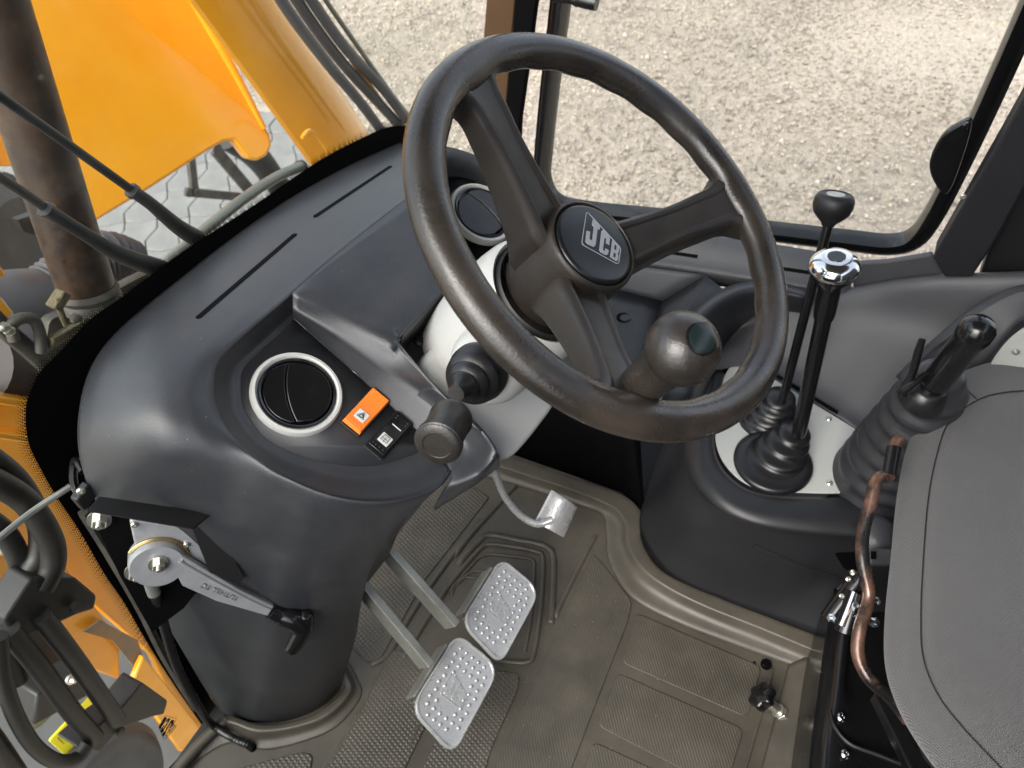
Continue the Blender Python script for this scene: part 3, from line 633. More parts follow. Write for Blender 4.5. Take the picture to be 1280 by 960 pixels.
# warning decal plate
dp = thing('warning_plate', W(90, 910, y=1.05), 'yellow warning plate with black triangles behind the black tubes', 'warning sign')
o0 = W(95, 905, y=1.08); dx = (W(125, 868, y=1.08) - W(70, 925, y=1.08)).normalized(); dz = Vector((0, 1, 0)).cross(dx).normalized()
if dz.z < 0: dz = -dz
bm = nb(); add_prism(bm, rnd(Wl([(60, 925), (113, 868), (131, 885), (128, 905), (100, 935), (82, 945)], y=1.08), .006), (0, -1, 0), 0.004); obj('plate', bm, M_decal, dp)
bm = nb()
def tri_ring(bm, c, ax, ay, n, R, w, h):
    vs = [c + (ax * math.cos(t) + ay * math.sin(t)) * R for t in (math.pi / 2 + k * 2 * math.pi / 3 for k in range(3))]
    for k in range(3): add_beam(bm, vs[k], vs[(k + 1) % 3], n, w, h)
for q in ((118, 888), (101, 908)): tri_ring(bm, W(*q, y=1.072), dx, dz, (0, -1, 0), 0.014, 0.0016, 0.002)
for k in range(4): add_beam(bm, W(72 + 5 * k, 922 - 4 * k, y=1.0745), W(80 + 5 * k, 930 - 4 * k, y=1.0745), (0, -1, 0), 0.001, 0.001)
add_beam(bm, W(82, 918, y=1.0745), W(104, 930, y=1.0745), (0, -1, 0), .001, .001)
obj('print', bm, M_ink, dp, smooth=0)
# hoses: one thing each
for k, (px, yy, r, lab) in enumerate([
        ([(-30, 560), (20, 600), (48, 650), (50, 690), (35, 720), (15, 755), (8, 800), (20, 850)], 0.86, .0165, 'thick black hose curving down outermost left of the clamp'),
        ([(-30, 590), (30, 625), (62, 672), (66, 705), (52, 735)], 0.84, .0175, 'thick black hose bending into the upper clamp nearest the glass'),
        ([(-30, 640), (5, 665), (24, 700), (28, 730), (10, 760)], 0.88, .0155, 'black hose curving behind the thick hoses at the left edge'),
        ([(-2, 795), (4, 850), (22, 900), (45, 935), (72, 952), (96, 948), (110, 930)], 0.82, .0120, 'long black hose looping below the two rigid tubes'),
        ([(-30, 900), (0, 940), (40, 1000)], 0.84, .017, 'black hose crossing the bottom left corner of the view')]):
    bm = nb(); P_ = Wl(px, y=yy); add_tube(bm, P_, r * .95, 16, n=8); o = obj('hydraulic_hose', bm, M_hose, None, origin=P_[len(P_) // 2]); tag(o, lab, 'hose', 'hydraulic hoses')
for px, lab in (([(10, 786), (52, 838), (90, 890), (118, 922)], 'rigid black steel tube left of its twin above the warning plate'), ([(50, 768), (90, 820), (124, 868), (146, 900)], 'rigid black steel tube right of its twin above the warning plate')):
    bm = nb(); P_ = Wl(px, y=0.83); add_tube(bm, P_, 0.0145, 18); o = obj('hydraulic_tube', bm, M_hose, None, origin=P_[1]); tag(o, lab, 'tube', 'hydraulic tubes')
for px, lab in (([(5, 775), (40, 722), (95, 722), (122, 745), (118, 762), (98, 768), (50, 790), (20, 800)], 'upper dusty black clamp block holding the hose ends'),
                ([(95, 935), (132, 900), (150, 888), (178, 853), (210, 876), (205, 893), (190, 896), (150, 910), (125, 940)], 'lower dusty black clamp block under the rigid tubes')):
    P_ = Wl(px, y=0.83); cl = thing('hose_clamp', sum(P_, Vector()) / len(P_), lab, 'clamp', 'hose clamps')
    bm = nb(); add_prism(bm, rnd(P_, .006), (0, 1, 0), 0.045); obj('block', bm, M_hose, cl, bevel=0.004)
    bm = nb(); q = (92, 758) if px[0][0] == 5 else (149, 914); add_lathe(bm, W(*q, y=0.827), (0, -1, 0.1), [(0, .008), (.006, .008), (.008, .005)], 6); obj('bolt', bm, M_dirty, cl)
ty2 = thing('road_wheel', W(190, 950, y=0.95), 'dark tyre edge with sidewall rings below the lower clamp block', 'tyre')
bm = nb(); add_lathe(bm, W(140, 1010, y=1.0), (.2, -1, .1), [(-.05, .16), (-.02, .165), (0, .15), (.004, .13), (.002, .125), (.006, .11), (.0, .08)], 48); obj('sidewall', bm, M_hosegr, ty2)
# yard floor pieces below the machine are plain concrete: one pale slab
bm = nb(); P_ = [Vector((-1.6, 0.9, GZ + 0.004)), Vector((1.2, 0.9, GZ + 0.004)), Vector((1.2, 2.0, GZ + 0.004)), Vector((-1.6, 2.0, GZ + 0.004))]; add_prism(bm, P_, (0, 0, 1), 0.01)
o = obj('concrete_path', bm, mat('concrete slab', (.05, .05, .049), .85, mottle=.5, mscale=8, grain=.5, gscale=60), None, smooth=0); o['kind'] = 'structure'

# wipers
for px, px2, lab, w in (([(-30, 98), (0, 120), (90, 184), (168, 240)], [(166, 239), (190, 256), (222, 283), (252, 302)], 'upper windscreen wiper arm meeting the glass border', 0.006),
                 ([(-30, 205), (0, 222), (40, 248), (62, 264)], [(58, 262), (105, 292), (150, 318), (205, 338)], 'lower windscreen wiper arm crossing the exhaust pipe', 0.006)):
    wp = thing('windscreen_wiper', Wg(*px2[-1], 0.03), lab, 'wiper', 'windscreen wipers')
    bm = nb(); add_tube(bm, [Wg(*q, 0.045) for q in px], w * 0.8, 10); obj('arm_rod', bm, M_blackm, wp)
    bm = nb(); add_tube(bm, [Wg(*q, 0.038 - 0.004 * i) for i, q in enumerate(px2)], [w * 1.15, w * 1.2, w * 1.5, w * 1.9], 12); obj('arm_head', bm, M_blackm, wp)
    bm = nb(); a = Wg(*px2[0], 0.045); b_ = Wg(*px2[1], 0.04); add_lathe(bm, a, b_ - a, [(-.004, w * 1.25), (-.003, w * 1.45), (.003, w * 1.45), (.004, w * 1.25)], 16); obj('sleeve', bm, M_black, wp)
bm = nb(); P_ = [Wg(-20, 690, -0.002), Wg(0, 672, -0.002), Wg(40, 640, -0.002), Wg(88, 608, -0.012)]; add_tube(bm, P_, 0.0035, 8); o = obj('washer_pipe', bm, M_zinc, None, origin=P_[-1]); tag(o, 'thin bare metal rod crossing the glass border at the lower left', 'rod')
bm = nb(); P_ = Wl([(622, 235), (600, 205), (588, 192), (574, 193)], d=1.45); add_tube(bm, P_, 0.0012, 6); o = obj('thin_cable', bm, M_ink, None, origin=P_[1]); tag(o, 'thin black cable outside the glass above the far air vent', 'cable')
bm = nb(); P_ = Wl([(574, 193), (600, 206), (640, 225)], d=1.46)
bm.free()
# ================================================================ DASHBOARD
dash = thing('dashboard', W(370, 700, y=0.5), 'dark grey moulded dashboard with two round air vents and rocker switches', 'dashboard')
VN = Vector((0, -0.5, 0.866)); VP = W(370, 490, d=0.8); CP = (VP + VN * 0.028, VN); FP = (VP, VN)
IN = Vector((0, -0.35, 0.937)).normalized(); IP = (W(362, 365, pl=CP), IN)
OFF = Vector((0, 0, 0))
Cpx = [(558, 215), (500, 255), (430, 310), (365, 366), (302, 420), (271, 452), (265, 483), (269, 510), (281, 535), (298, 556), (318, 574), (340, 591), (365, 605), (395, 618), (427, 627), (460, 631), (490, 630), (520, 623), (546, 611), (563, 589)]
Dpx = [('g', 500, 178), ('g', 440, 205), ('g', 370, 243), ('g', 300, 290), ('g', 220, 352), ('g', 150, 410), (0.64, 112, 462), (0.61, 97, 530), (0.60, 104, 590), (0.60, 130, 645), (0.61, 175, 720), (0.62, 220, 800), (None, 277, 889), (None, 320, 903), (None, 362, 900), (None, 398, 886), (None, 426, 860), (0.10, 419, 828), ('z', 408, 790), ('y', 455, 735)]
Cw = [W(u, v, pl=IP if i < 4 else CP) for i, (u, v) in enumerate(Cpx)]
Dw = []
for k, u, v in Dpx:
    if k == 'g': Dw.append(Wg(u, v, -0.006))
    elif k is None: Dw.append(W(u, v, z=0.004))
    elif k == 'z': Dw.append(W(u, v, y=0.462))
    elif k == 'y': Dw.append(W(u, v, y=0.44))
    elif k == 0.10: Dw.append(W(u, v, y=0.465))
    else: Dw.append(W(u, v, y=k))
bm = nb(); rows = []
# fractions from crest to outer edge; bulge direction roughly towards the viewer
bul = [0.004, 0.006, 0.01, 0.012, 0.02, 0.03, 0.038, 0.042, 0.042, 0.036, 0.03, 0.028, 0.027, 0.02, 0.01, 0.004, 0.0, -0.006, -0.01, -0.01]
# wall mid row between floor edge and crest
Fpx = [(480, 305), (450, 330), (405, 362), (367, 398), (321, 442), (304, 462), (301, 482), (304, 508), (318, 532), (335, 550), (360, 564), (385, 573), (410, 578), (440, 582), (465, 582), (490, 577), (512, 570), (530, 563), (545, 560), (556, 570)]
def mixrow(t, extra=0.0):
    r = []
    for i, (c, d) in enumerate(zip(Cw, Dw)):
        p = lerp(c, d, t); r.append(p + (CAM - p).normalized() * bul[i] * math.sin(math.pi * t) ** 0.8)
    return r
def lip(i): return 0.006 if 3 < i < 19 else 0.002
rc = []
for i, c in enumerate(Cw): rc.append(c)
rows = [rc, mixrow(0.07), mixrow(0.2), mixrow(0.42), mixrow(0.66), mixrow(0.86), Dw]
# let the column under the lip sit back
for r_, k in ((1, 0.35), (2, 1.0), (3, 0.8)):
    for i in range(12, 20): rows[r_][i] = rows[r_][i] + Vector((-0.2, 0.8, -0.5)).normalized() * 0.018 * k * min(1, (i - 11) / 3)
st = range(20)
Fw = [W(*Fpx[i], pl=FP) for i in st]
r_up = [c + VN * 0.0 + (f - c) * 0.16 - VN * 0.0005 for c, f in zip(Cw, Fw)]; r_mid = [lerp(c, f, 0.62) - VN * 0.005 for c, f in zip(Cw, Fw)]; r_f2 = [lerp(c, f, 0.9) for c, f in zip(Cw, Fw)]
r_f2 = [p - VN * ((p - VP).dot(VN) - 0.0015) for p in r_f2]; F0 = list(Fw)
for i in range(3):
    for k, rr_ in enumerate((r_up, r_mid, r_f2, F0)): rr_[i] = Cw[i] - IN * 0.006 * (k + 1)
rows = [F0, r_f2, r_mid, r_up] + rows
Gs = patch(bm, rows, 6, 6)
fl = [p.copy() for p in Gs[0][18:]]; ridge_in = [W(*q, pl=FP) for q in [(556, 570), (515, 533), (462, 483), (412, 438), (367, 398)]]
# right-hand wall of the column going back under the dash
side = [[g[-1], g[-1] + Vector((0.02, 0.08, -0.01)), g[-1] + Vector((0.03, 0.2, -0.02))] for g in Gs[30:]]
add_grid(bm, side)
shell = solid('body', bm, M_dash, dash, 0.003, smooth=50)
bm = nb()
bm.faces.new([bm.verts.new(p - VN * .0002) for p in fl + spline(ridge_in, 4)[1:-1]])
solid('switch_panel', bm, M_dash, dash, 0.003, smooth=50)
# instrument slope rolling over the ridge into the bowl
bm = nb()
ra = [Cw[3], Cw[2], Cw[1]]
rb = [W(366, 371, pl=IP), W(432, 398, pl=IP), W(497, 430, pl=IP)]
bb_ = [W(*q, pl=CP) for q in [(366, 386), (424, 421), (478, 458)]]; aa_ = [W(*q, pl=FP) for q in [(367, 398), (412, 438), (462, 483)]]
rm = [lerp(p, q, 0.5) + IN * 0.002 for p, q in zip(ra, rb)]; rm2 = [lerp(p, q, 0.85) + IN * 0.001 for p, q in zip(ra, rb)]
mb = [lerp(p, q, 0.6) + VN * 0.0015 for p, q in zip(rb, bb_)]; ma = [lerp(p, q, 0.3) for p, q in zip(bb_, aa_)]; ma2 = [lerp(p, q, 0.85) for p, q in zip(bb_, aa_)]
patch(bm, [ra, rm, rm2, rb, mb, bb_, ma, ma2, aa_], 8, 5)
rt = [Cw[1], W(516, 244, pl=IP), W(556, 220, pl=IP)]; rl = [rb[2], W(508, 412, pl=IP), W(580, 340, pl=IP)]
rt2 = [lerp(p, q, 0.5) + IN * 0.002 for p, q in zip(rt, rl)]; rt3 = [lerp(p, q, 0.85) + IN * 0.001 for p, q in zip(rt, rl)]
patch(bm, [rt, rt2, rt3, rl], 6, 5)
# ridge running on towards the driver
a = [W(*q, pl=FP) for q in [(462, 483), (515, 533), (556, 570)]]
b = [W(*q, pl=CP) for q in [(478, 458), (527, 490), (566, 527)]]
c = [rb[2], W(545, 486, pl=IP), W(600, 540, pl=IP)]
m2 = [lerp(p, q, 0.6) + VN * 0.0015 for p, q in zip(c, b)]; m1 = [lerp(p, q, 0.3) for p, q in zip(b, a)]; m0 = [lerp(p, q, .85) for p, q in zip(b, a)]
patch(bm, [c, m2, b, m1, m0, a], 8, 5)
bmesh.ops.remove_doubles(bm, verts=bm.verts, dist=0.0012)
solid('instrument_slope', bm, M_dash, dash, 0.003, smooth=75)
bm = nb(); cc_ = spline(c, 6); add_grid(bm, [cc_, [p + Vector((.004, 0, -.03)) for p in cc_]]); solid('ridge_flank', bm, M_dash, dash, 0.002)
# nose of the ridge running down to the lower right
bm = nb()
r1 = [W(556, 570, pl=FP), W(566, 530, pl=CP), W(590, 526, pl=IP)]
rows = [[W(512, 530, pl=FP), W(524, 490, pl=CP) - VN * .001, W(541, 484, pl=IP) - VN * .001], [W(538, 556, pl=FP), W(548, 511, pl=CP), W(574, 512, pl=IP)],
        [W(563, 589, pl=CP), W(585, 558, pl=CP), W(604, 542, pl=IP)],
        [W(556, 612, d=0.80), W(600, 590, d=0.78), W(622, 566, d=0.78)],
        [W(546, 632, d=0.84), W(595, 604, d=0.82), W(624, 578, d=0.82)],
        [W(543, 638, d=0.90), W(592, 608, d=0.88), W(625, 583, d=0.88)]]
patch(bm, rows, 8, 6); solid('lower_nose', bm, M_dash, dash, 0.003, smooth=60)
# dark recess with screw beside the steering column
bm = nb(); add_prism(bm, [p - IN * 0.05 for p in Wl([(480, 430), (485, 400), (550, 335), (630, 300), (620, 420), (590, 450), (552, 468), (505, 448)], pl=IP)], IN, 0.004); obj('column_cutout', bm, M_blackm, dash, bevel=0.001)
bm = nb(); ed = Wl([(504, 417), (509, 412), (540, 380), (580, 340)], pl=IP); add_grid(bm, [[p - IN * 0.002 for p in spline(ed, 5)], [p - IN * 0.048 for p in spline(ed, 5)]]); solid('cutout_wall', bm, M_dash, dash, 0.002)
q = W(525, 427, pl=(IP[0] - IN * 0.045, IN)); screw(q, IN, 0.0065, M_blackm, dash)
# right part of the top: pod round the second vent
V2 = W(600, 270, d=1.05); V2N = Vector((-0.02, -0.52, 0.85)).normalized(); P2 = (V2, V2N)
bm = nb()
outp = [(508, 196), (518, 186), (537, 186), (570, 192), (605, 206), (640, 228), (668, 262), (690, 300)]
ins = [(526, 240), (536, 215), (555, 200), (580, 202), (610, 215), (640, 245), (655, 285), (650, 320)]
o_ = [W(u, v, pl=(V2 + V2N * 0.02, V2N)) for u, v in outp]; i_ = [W(u, v, pl=(V2 + V2N * 0.022, V2N)) for u, v in ins]
back = [p + Vector((0, 0.02, -0.06)) for p in o_]
fl = [W(u, v, pl=(V2 - V2N * 0.004, V2N)) for u, v in [(535, 262), (548, 232), (562, 222), (582, 222), (605, 232), (628, 256), (640, 290), (632, 318)]]
patch(bm, [back, o_, [lerp(a, b, .5) + V2N * .006 for a, b in zip(o_, i_)], i_, [lerp(a, b, .5) - V2N * .004 for a, b in zip(i_, fl)], fl], 6, 4)
bm.faces.new([bm.verts.new(p) for p in spline(fl, 6)])
solid('vent_pod', bm, M_dash, dash, 0.003, smooth=50)
bm = nb(); add_prism(bm, Wl([(500, 240), (560, 215), (650, 270), (720, 330), (700, 420), (640, 380), (560, 330)], pl=(V2 - V2N * 0.03, V2N)), V2N, 0.006); obj('pod_base', bm, M_dash, dash)

# air vents
def vent(c, n, R, ud, tilt, label=None):
    bm = nb(); add_lathe(bm, c, n, [(-0.006, R * 0.80), (0.004, R * 0.84), (0.007, R * 0.9), (0.0065, R * 0.96), (0.003, R), (-0.004, R)], 64, cap=False)
    ring = obj('air_vent', bm, M_white, dash, smooth=50)
    if label: ring['label'] = label
    bm = nb(); add_lathe(bm, c, n, [(0.0008, 0.0002), (0.0008, R * 0.78), (0.003, R * 0.84), (0.0065, R * 0.82), (0.0055, R * 0.775), (0.001, R * 0.765)], 56, cap=False); obj('vent_housing', bm, M_black, ring, smooth=40).location = (0, 0, 0)
    a, x, y = frame(n); ux = (ud - a * ud.dot(a)).normalized(); uy = a.cross(ux)
    tn = (a * math.cos(tilt) + uy * math.sin(tilt)).normalized(); ty = tn.cross(ux)
    # two lens flaps that close the barrel
    for lo, hi, dz in ((-0.74, 0.10, 0.0), (0.115, 0.74, 0.0006)):
        pts = []
        r0 = R * 0.735
        def Y(t, y0): return y0 * R
        top, bot = [], []
        for k in range(15):
            xx = -0.94 + 1.88 * k / 14
            lim = math.sqrt(max(0, 1 - xx * xx))
            arc = 0.16 * (1 - xx * xx)
            yh = min(lim, (hi / 0.74 if hi > 0.5 else hi / 0.74 + arc * 1.1)); yl = max(-lim, (lo / 0.74 if lo < -0.5 else lo / 0.74 + arc * 1.1))
            if yl >= yh: continue
            top.append((xx * r0, yh * r0)); bot.append((xx * r0, yl * r0))
        poly = [c + n * .0035 + ux * p + ty * q - tn * 0.001 for p, q in top + bot[::-1]]
        bm = nb(); add_prism(bm, poly, tn, 0.0028 + dz); o = obj('flap', bm, M_black if label is None or 'near' in label else M_dash, ring, smooth=30, bevel=0.0014); o.location = (0, 0, 0)
    return ring
vent(W(371, 493, pl=FP), VN, 0.0475, W(366, 460, pl=FP) - W(376, 525, pl=FP), 0.09, 'near air vent with pale ring and black flaps')
vent(V2 + V2N * 0.004, V2N, 0.0475, W(622, 285, pl=P2) - W(588, 252, pl=P2), -0.10, 'far air vent with pale ring and closed grey flaps')

# defroster slots: black strips laid on the surface, recess shade painted in
_bv = bvh_of(shell)
for _q in ((120, 640), (165, 660), (200, 704), (260, 650), (300, 720), (330, 760), (380, 790), (200, 760)):
    _h = hit(_bv, *_q); print('shell', _q, _h[0] if _h else None)
bv = bvh_of(shell)
def slot(a, b, w=0.0035):
    pa, na = hit(bv, *a, 0.0004); pb_, _ = hit(bv, *b, 0.0004); d = (pb_ - pa).normalized(); n_ = na; s = n_.cross(d).normalized(); bm = nb(); pts = []
    K = 7
    mids = [hit(bv, a[0] + (b[0] - a[0]) * k / K, a[1] + (b[1] - a[1]) * k / K, 0.0004)[0] for k in range(K + 1)]
    up = [p + s * w for p in mids]; lo = [p - s * w for p in mids]
    add_grid(bm, [up, mids, lo]); add_lathe(bm, mids[0] - n_ * 0.0004, n_, [(0, w), (0.0006, w)], 12); add_lathe(bm, mids[-1] - n_ * 0.0004, n_, [(0, w), (0.0006, w)], 12)
    obj('defroster_slot', bm, M_void, dash)
slot((249, 396), (368, 294)); slot((395, 270), (487, 209))

# rocker switches
def rocker(cs, m, name, label, icon):
    P_ = Wl(cs, pl=(VP + VN * 0.0005, VN)); c = sum(P_, Vector()) / 4
    ax = (P_[1] - P_[0]).normalized(); ay = VN.cross(ax)
    if (P_[3] - P_[0]).dot(ay) < 0: ay = -ay
    Lx, Ly = (P_[1] - P_[0]).length, (P_[3] - P_[0]).length
    def pt(s, t, h): return c + ax * (s - .5) * Lx + ay * (t - .5) * Ly + VN * h
    bm = nb(); rows = []
    for s, h in ((0, 0.003), (0.02, 0.0085), (0.28, 0.0075), (0.5, 0.0058), (0.75, 0.0052), (0.98, 0.0065), (1, 0.003)):
        rows.append([pt(s, 0, 0), pt(s, 0.02, h * .8), pt(s, 0.06, h), pt(s, .5, h), pt(s, 0.94, h), pt(s, 0.98, h * .8), pt(s, 1, 0)])
    add_grid(bm, rows); o = obj(name, bm, m, dash, smooth=40, bevel=0.0004); o['label'] = label
    bz = nb(); add_prism(bz, rnd([pt(-.04, -.05, 0), pt(1.04, -.05, 0), pt(1.04, 1.05, 0), pt(-.04, 1.05, 0)], .002), VN, 0.002); obj('switch_bezel', bz, M_blackm, dash, bevel=0.0005)
    H = lambda s: np.interp(s, (0, .02, .28, .5, .75, .98, 1), (.003, .0085, .0075, .0058, .0052, .0065, .003))
    nb_ = nb()
    for s, t in ((.10, .18), (.10, .36), (.10, .56), (.10, .78), (.2, .18), (.2, .82), (.86, .2), (.92, .2), (.86, .8), (.92, .8)):
        p = pt(s, t, H(s) - 0.0003); add_lathe(nb_, p, VN, [(0, .0010), (.0006, .0009), (.0010, .0004)], 8)
    q = obj('grip_bumps', nb_, m, o); q['kind'] = 'stuff'; q.location = (0, 0, 0)
    s0, t0 = 0.31, 0.5; w = 0.24
    ib = nb(); hb_ = max(H(s0 - w / 2), H(s0 + w / 2)) + 0.0002
    wy = w * Lx / Ly
    add_prism(ib, rnd([pt(s0 - w / 2, t0 - wy / 2, H(s0 - w / 2) + .0003), pt(s0 + w / 2, t0 - wy / 2, H(s0 + w / 2) + .0003), pt(s0 + w / 2, t0 + wy / 2, H(s0 + w / 2) + .0003), pt(s0 - w / 2, t0 + wy / 2, H(s0 - w / 2) + .0003)], .001), VN, .0003)
    q = obj('icon_patch', ib, M_sticker, o, smooth=0); q.location = (0, 0, 0)
    kb = nb(); C0 = pt(s0, t0, H(s0) + .0008)
    if icon == 'tri':
        ux = ay; uy = ax
        for R in (.0048, .0026): tri_ring(kb, C0 - uy * .0005, ux, uy, VN, R * 1.0, .0005, .0004)
    else:
        e1, e2 = ax * .0045, ay * .0042
        cs_ = [C0 - e1 * .6 - e2, C0 + e1 - e2 * .8, C0 + e1 + e2 * .8, C0 - e1 * .6 + e2]
        for k in range(4): add_beam(kb, cs_[k], cs_[(k + 1) % 4], VN, .0005, .0004)
        add_beam(kb, C0 - e1, C0 + e1 * .6, VN, .0005, .0004); add_beam(kb, C0 - e2, C0 + e2, VN, .0004, .0004)
    q = obj('icon', kb, M_ink, o, smooth=0); q.location = (0, 0, 0)
    if icon != 'tri':
        kb = nb(); add_beam(kb, pt(.7, .25, .0058), pt(.7, .78, .0058), VN, .0009, .0006); q = obj('indicator_line', kb, M_sticker, o, smooth=0); q.location = (0, 0, 0)
rocker([(427, 527), (465, 486), (486, 503), (448, 546)], M_orange, 'hazard_switch', 'orange hazard warning rocker switch', 'tri')
rocker([(457, 557), (495, 516), (514, 532), (477, 575)], M_black, 'wiper_switch', 'black screen heater rocker switch with white symbol', 'win')

# right side of the dash behind the wheel: ledge, shelf, tray, arch
bm = nb()
rows = [[W(u, v, x=1.09) for u, v in [(700, 262), (760, 274), (860, 290), (960, 304), (1068, 322)]],
        [W(u, v, x=1.07) for u, v in [(700, 276), (760, 288), (860, 303), (960, 318), (1066, 334)]],
        [W(u, v, x=1.045) for u, v in [(700, 305), (760, 313), (860, 326), (960, 341), (1064, 357)]],
        [W(u, v, x=1.03) for u, v in [(700, 316), (760, 325), (860, 338), (960, 354), (1062, 372)]],
        [W(u, v, x=1.04) for u, v in [(700, 330), (760, 340), (860, 352), (960, 368), (1062, 390)]]]
patch(bm, rows, 4, 3); o_led = solid('side_ledge', bm, M_consoleg, dash, 0.004, smooth=50)
bl = bvh_of(o_led)
for a, b in (((834, 315), (872, 321)), ((972, 335), (1012, 341))):
    h0, h1 = hit(bl, *a, .0006), hit(bl, *b, .0006)
    if h0 and h1:
        bm = nb(); add_beam(bm, h0[0], h1[0], h0[1], .006, .0008); obj('ledge_slot', bm, M_void, dash)
def flatpoly(name, px, m, th=0.004, **k):
    P_ = Wl(px, **k); n = (P_[1] - P_[0]).cross(P_[2] - P_[1]).normalized()
    if n.dot(CAM - P_[0]) < 0: n = -n
    bm = nb(); add_prism(bm, P_, -n, th); return obj(name, bm, m, dash, smooth=0, bevel=0.0015)
def quadpoly(name, P_, m, par, th=0.004, nn=6):
    bm = nb(); a, b, c, d = P_
    add_grid(bm, [[lerp(lerp(a, b, i / nn), lerp(d, c, i / nn), j / nn) for i in range(nn + 1)] for j in range(nn + 1)])
    return solid(name, bm, m, par, th)
T0, T1, T2, T3 = W(735, 324, x=1.02), W(882, 344, x=1.02), W(828, 376, x=0.99), W(700, 345, x=0.99)
quadpoly('tray_slope', [T0, T1, T2, T3], M_consoleg, dash)
T4, T5 = W(800, 470, x=0.80), W(690, 440, x=0.80)
quadpoly('tray_floor', [T3, T2, T4, T5], M_console, dash)
T6 = W(905, 362, x=0.99); T7 = W(838, 470, x=0.84)
quadpoly('tray_side', [T1, T6, W(862, 470, x=0.85), T4], M_console, dash)
quadpoly('tray_wall', [T1, T2, T4, W(830, 470, x=0.84)], M_console, dash)
q = W(779, 397, pl=(T3, (T2 - T3).cross(T4 - T3).normalized())); nn = (T2 - T3).cross(T4 - T3).normalized(); nn = nn if nn.z > 0 else -nn
bm = nb(); add_lathe(bm, q + nn * .0012, nn, [(-.004, .0115), (.0004, .0115), (.0004, .0002)], 24); obj('tray_hole', bm, M_void, dash)
bm = nb(); add_lathe(bm, q + nn * .0018 - Vector((0.001, .004, 0)), nn, [(0, .009), (.0005, .0088)], 24); obj('hole_plug', bm, M_console, dash)
# arch over the console nose
bm = nb()
A0 = [W(*p_, d=q_) for *p_, q_ in [(818, 500, 1.10), (838, 440, 1.16), (862, 392, 1.22), (900, 362, 1.26), (950, 350, 1.26), (1010, 360, 1.24)]]
A1 = [W(*p_, d=q_) for *p_, q_ in [(835, 500, 1.08), (856, 445, 1.14), (880, 400, 1.19), (915, 375, 1.22), (955, 366, 1.22), (1010, 376, 1.20)]]
A2 = [W(*p_, d=q_) for *p_, q_ in [(862, 500, 1.10), (878, 455, 1.16), (896, 418, 1.22), (925, 396, 1.25), (960, 386, 1.26), (1010, 392, 1.24)]]
A3 = [W(*p_, d=q_) for *p_, q_ in [(875, 505, 1.2), (895, 462, 1.26), (912, 430, 1.32), (935, 408, 1.34), (965, 398, 1.34), (1010, 402, 1.34)]]
patch(bm, [A0, [lerp(a, b, .5) + Vector((-.01, 0, .012)) for a, b in zip(A0, A1)], A1, A2, A3], 5, 5); solid('arch', bm, M_console, dash, 0.004, smooth=60)
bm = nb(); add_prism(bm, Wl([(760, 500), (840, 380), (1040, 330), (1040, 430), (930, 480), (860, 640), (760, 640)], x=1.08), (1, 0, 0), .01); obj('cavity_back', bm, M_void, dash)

# ================================================================ STEERING COLUMN
colm = thing('steering_column', W(600, 500, d=0.85), 'silver grey steering column shroud with black indicator stalk under the wheel', 'steering column')
def axp(k): return WC + WN * k
bm = nb(); add_lathe(bm, axp(0), WN, [(-0.335, 0.054), (-0.30, 0.063), (-0.26, 0.069), (-0.225, 0.0715), (-0.19, 0.0715), (-0.16, 0.070), (-0.14, 0.0675), (-0.128, 0.064), (-0.124, 0.0605), (-0.126, 0.058), (-0.15, 0.056)], 72, cap=False)
obj('shroud', bm, M_silver, colm, smooth=50)
bm = nb(); add_lathe(bm, axp(0), WN, [(-0.15, 0.058), (-0.126, 0.0565), (-0.122, 0.0535), (-0.126, 0.050), (-0.15, 0.049)], 56, cap=False); obj('collar', bm, M_blackm, colm, smooth=50)
# split line of the two shroud halves
bm = nb(); pts = []
for k, r in ((-0.126, .0615), (-0.14, .0677), (-0.16, .0702), (-0.19, .0717), (-0.225, .0717), (-0.26, .0692)):
    dv = (W(607, 438, d=0.75) - axp(-0.13)); dv = (dv - WN * dv.dot(WN)).normalized(); pts.append(axp(k) + dv * r)
add_tube(bm, pts, 0.0005, 6); obj('seam', bm, M_blackm, colm)
# lower housing
bm = nb(); nH = Vector((-0.10, -0.62, 0.78)).normalized(); hp = [(517, 465), (552, 418), (620, 400), (700, 440), (704, 480), (694, 508), (662, 550), (640, 574), (612, 570), (560, 520)]
P_ = rnd(Wl(hp, pl=(W(610, 500, d=0.865), nH)), 0.024, 5); c = sum(P_, Vector()) / len(P_); rows = []
for off, sc in ((-0.10, 0.94), (-0.05, 0.98), (-0.012, 1.0), (-0.004, 0.985), (0.0, 0.95), (0.001, 0.88)):
    rows.append([c + (p - c) * sc + nH * off for p in P_])
V = add_grid(bm, rows, True); bm.faces.new(V[-1]); obj('lower_housing', bm, M_silver, colm, smooth=50)
# stalk
bm = nb(); q0 = W(606, 462, d=0.775); qn = (W(568, 494, d=0.70) - W(594, 469, d=0.745)).normalized(); add_lathe(bm, q0, qn, [(-.03, .044), (-.01, .042), (.004, .037), (.012, .030), (.015, .02), (.016, .001)], 40); obj('stalk_boss', bm, M_silver, colm, smooth=60)
s0, s1 = W(594, 469, d=0.745), W(568, 494, d=0.70); sa = (W(549, 555, d=0.628) - W(577, 500, d=0.69)).normalized(); ba = (s1 - s0).normalized()
bm = nb(); add_lathe(bm, s0 - ba * 0.012, ba, [(0, .030), (.008, .0300), (.011, .0275), (.016, .0235), (.020, .0275), (.023, .0265), (.027, .0185), (.031, .0215), (.034, .0205), (.038, .0135), (.042, .0155), (.045, .0145), (.049, .0095), (.060, .008)], 40)
st = obj('stalk_boot', bm, M_rubber, colm, smooth=60)
bm = nb(); g0, g1 = W(567, 518, d=0.672), W(546, 557, d=0.632); ga = (g1 - g0).normalized(); L = (g1 - g0).length
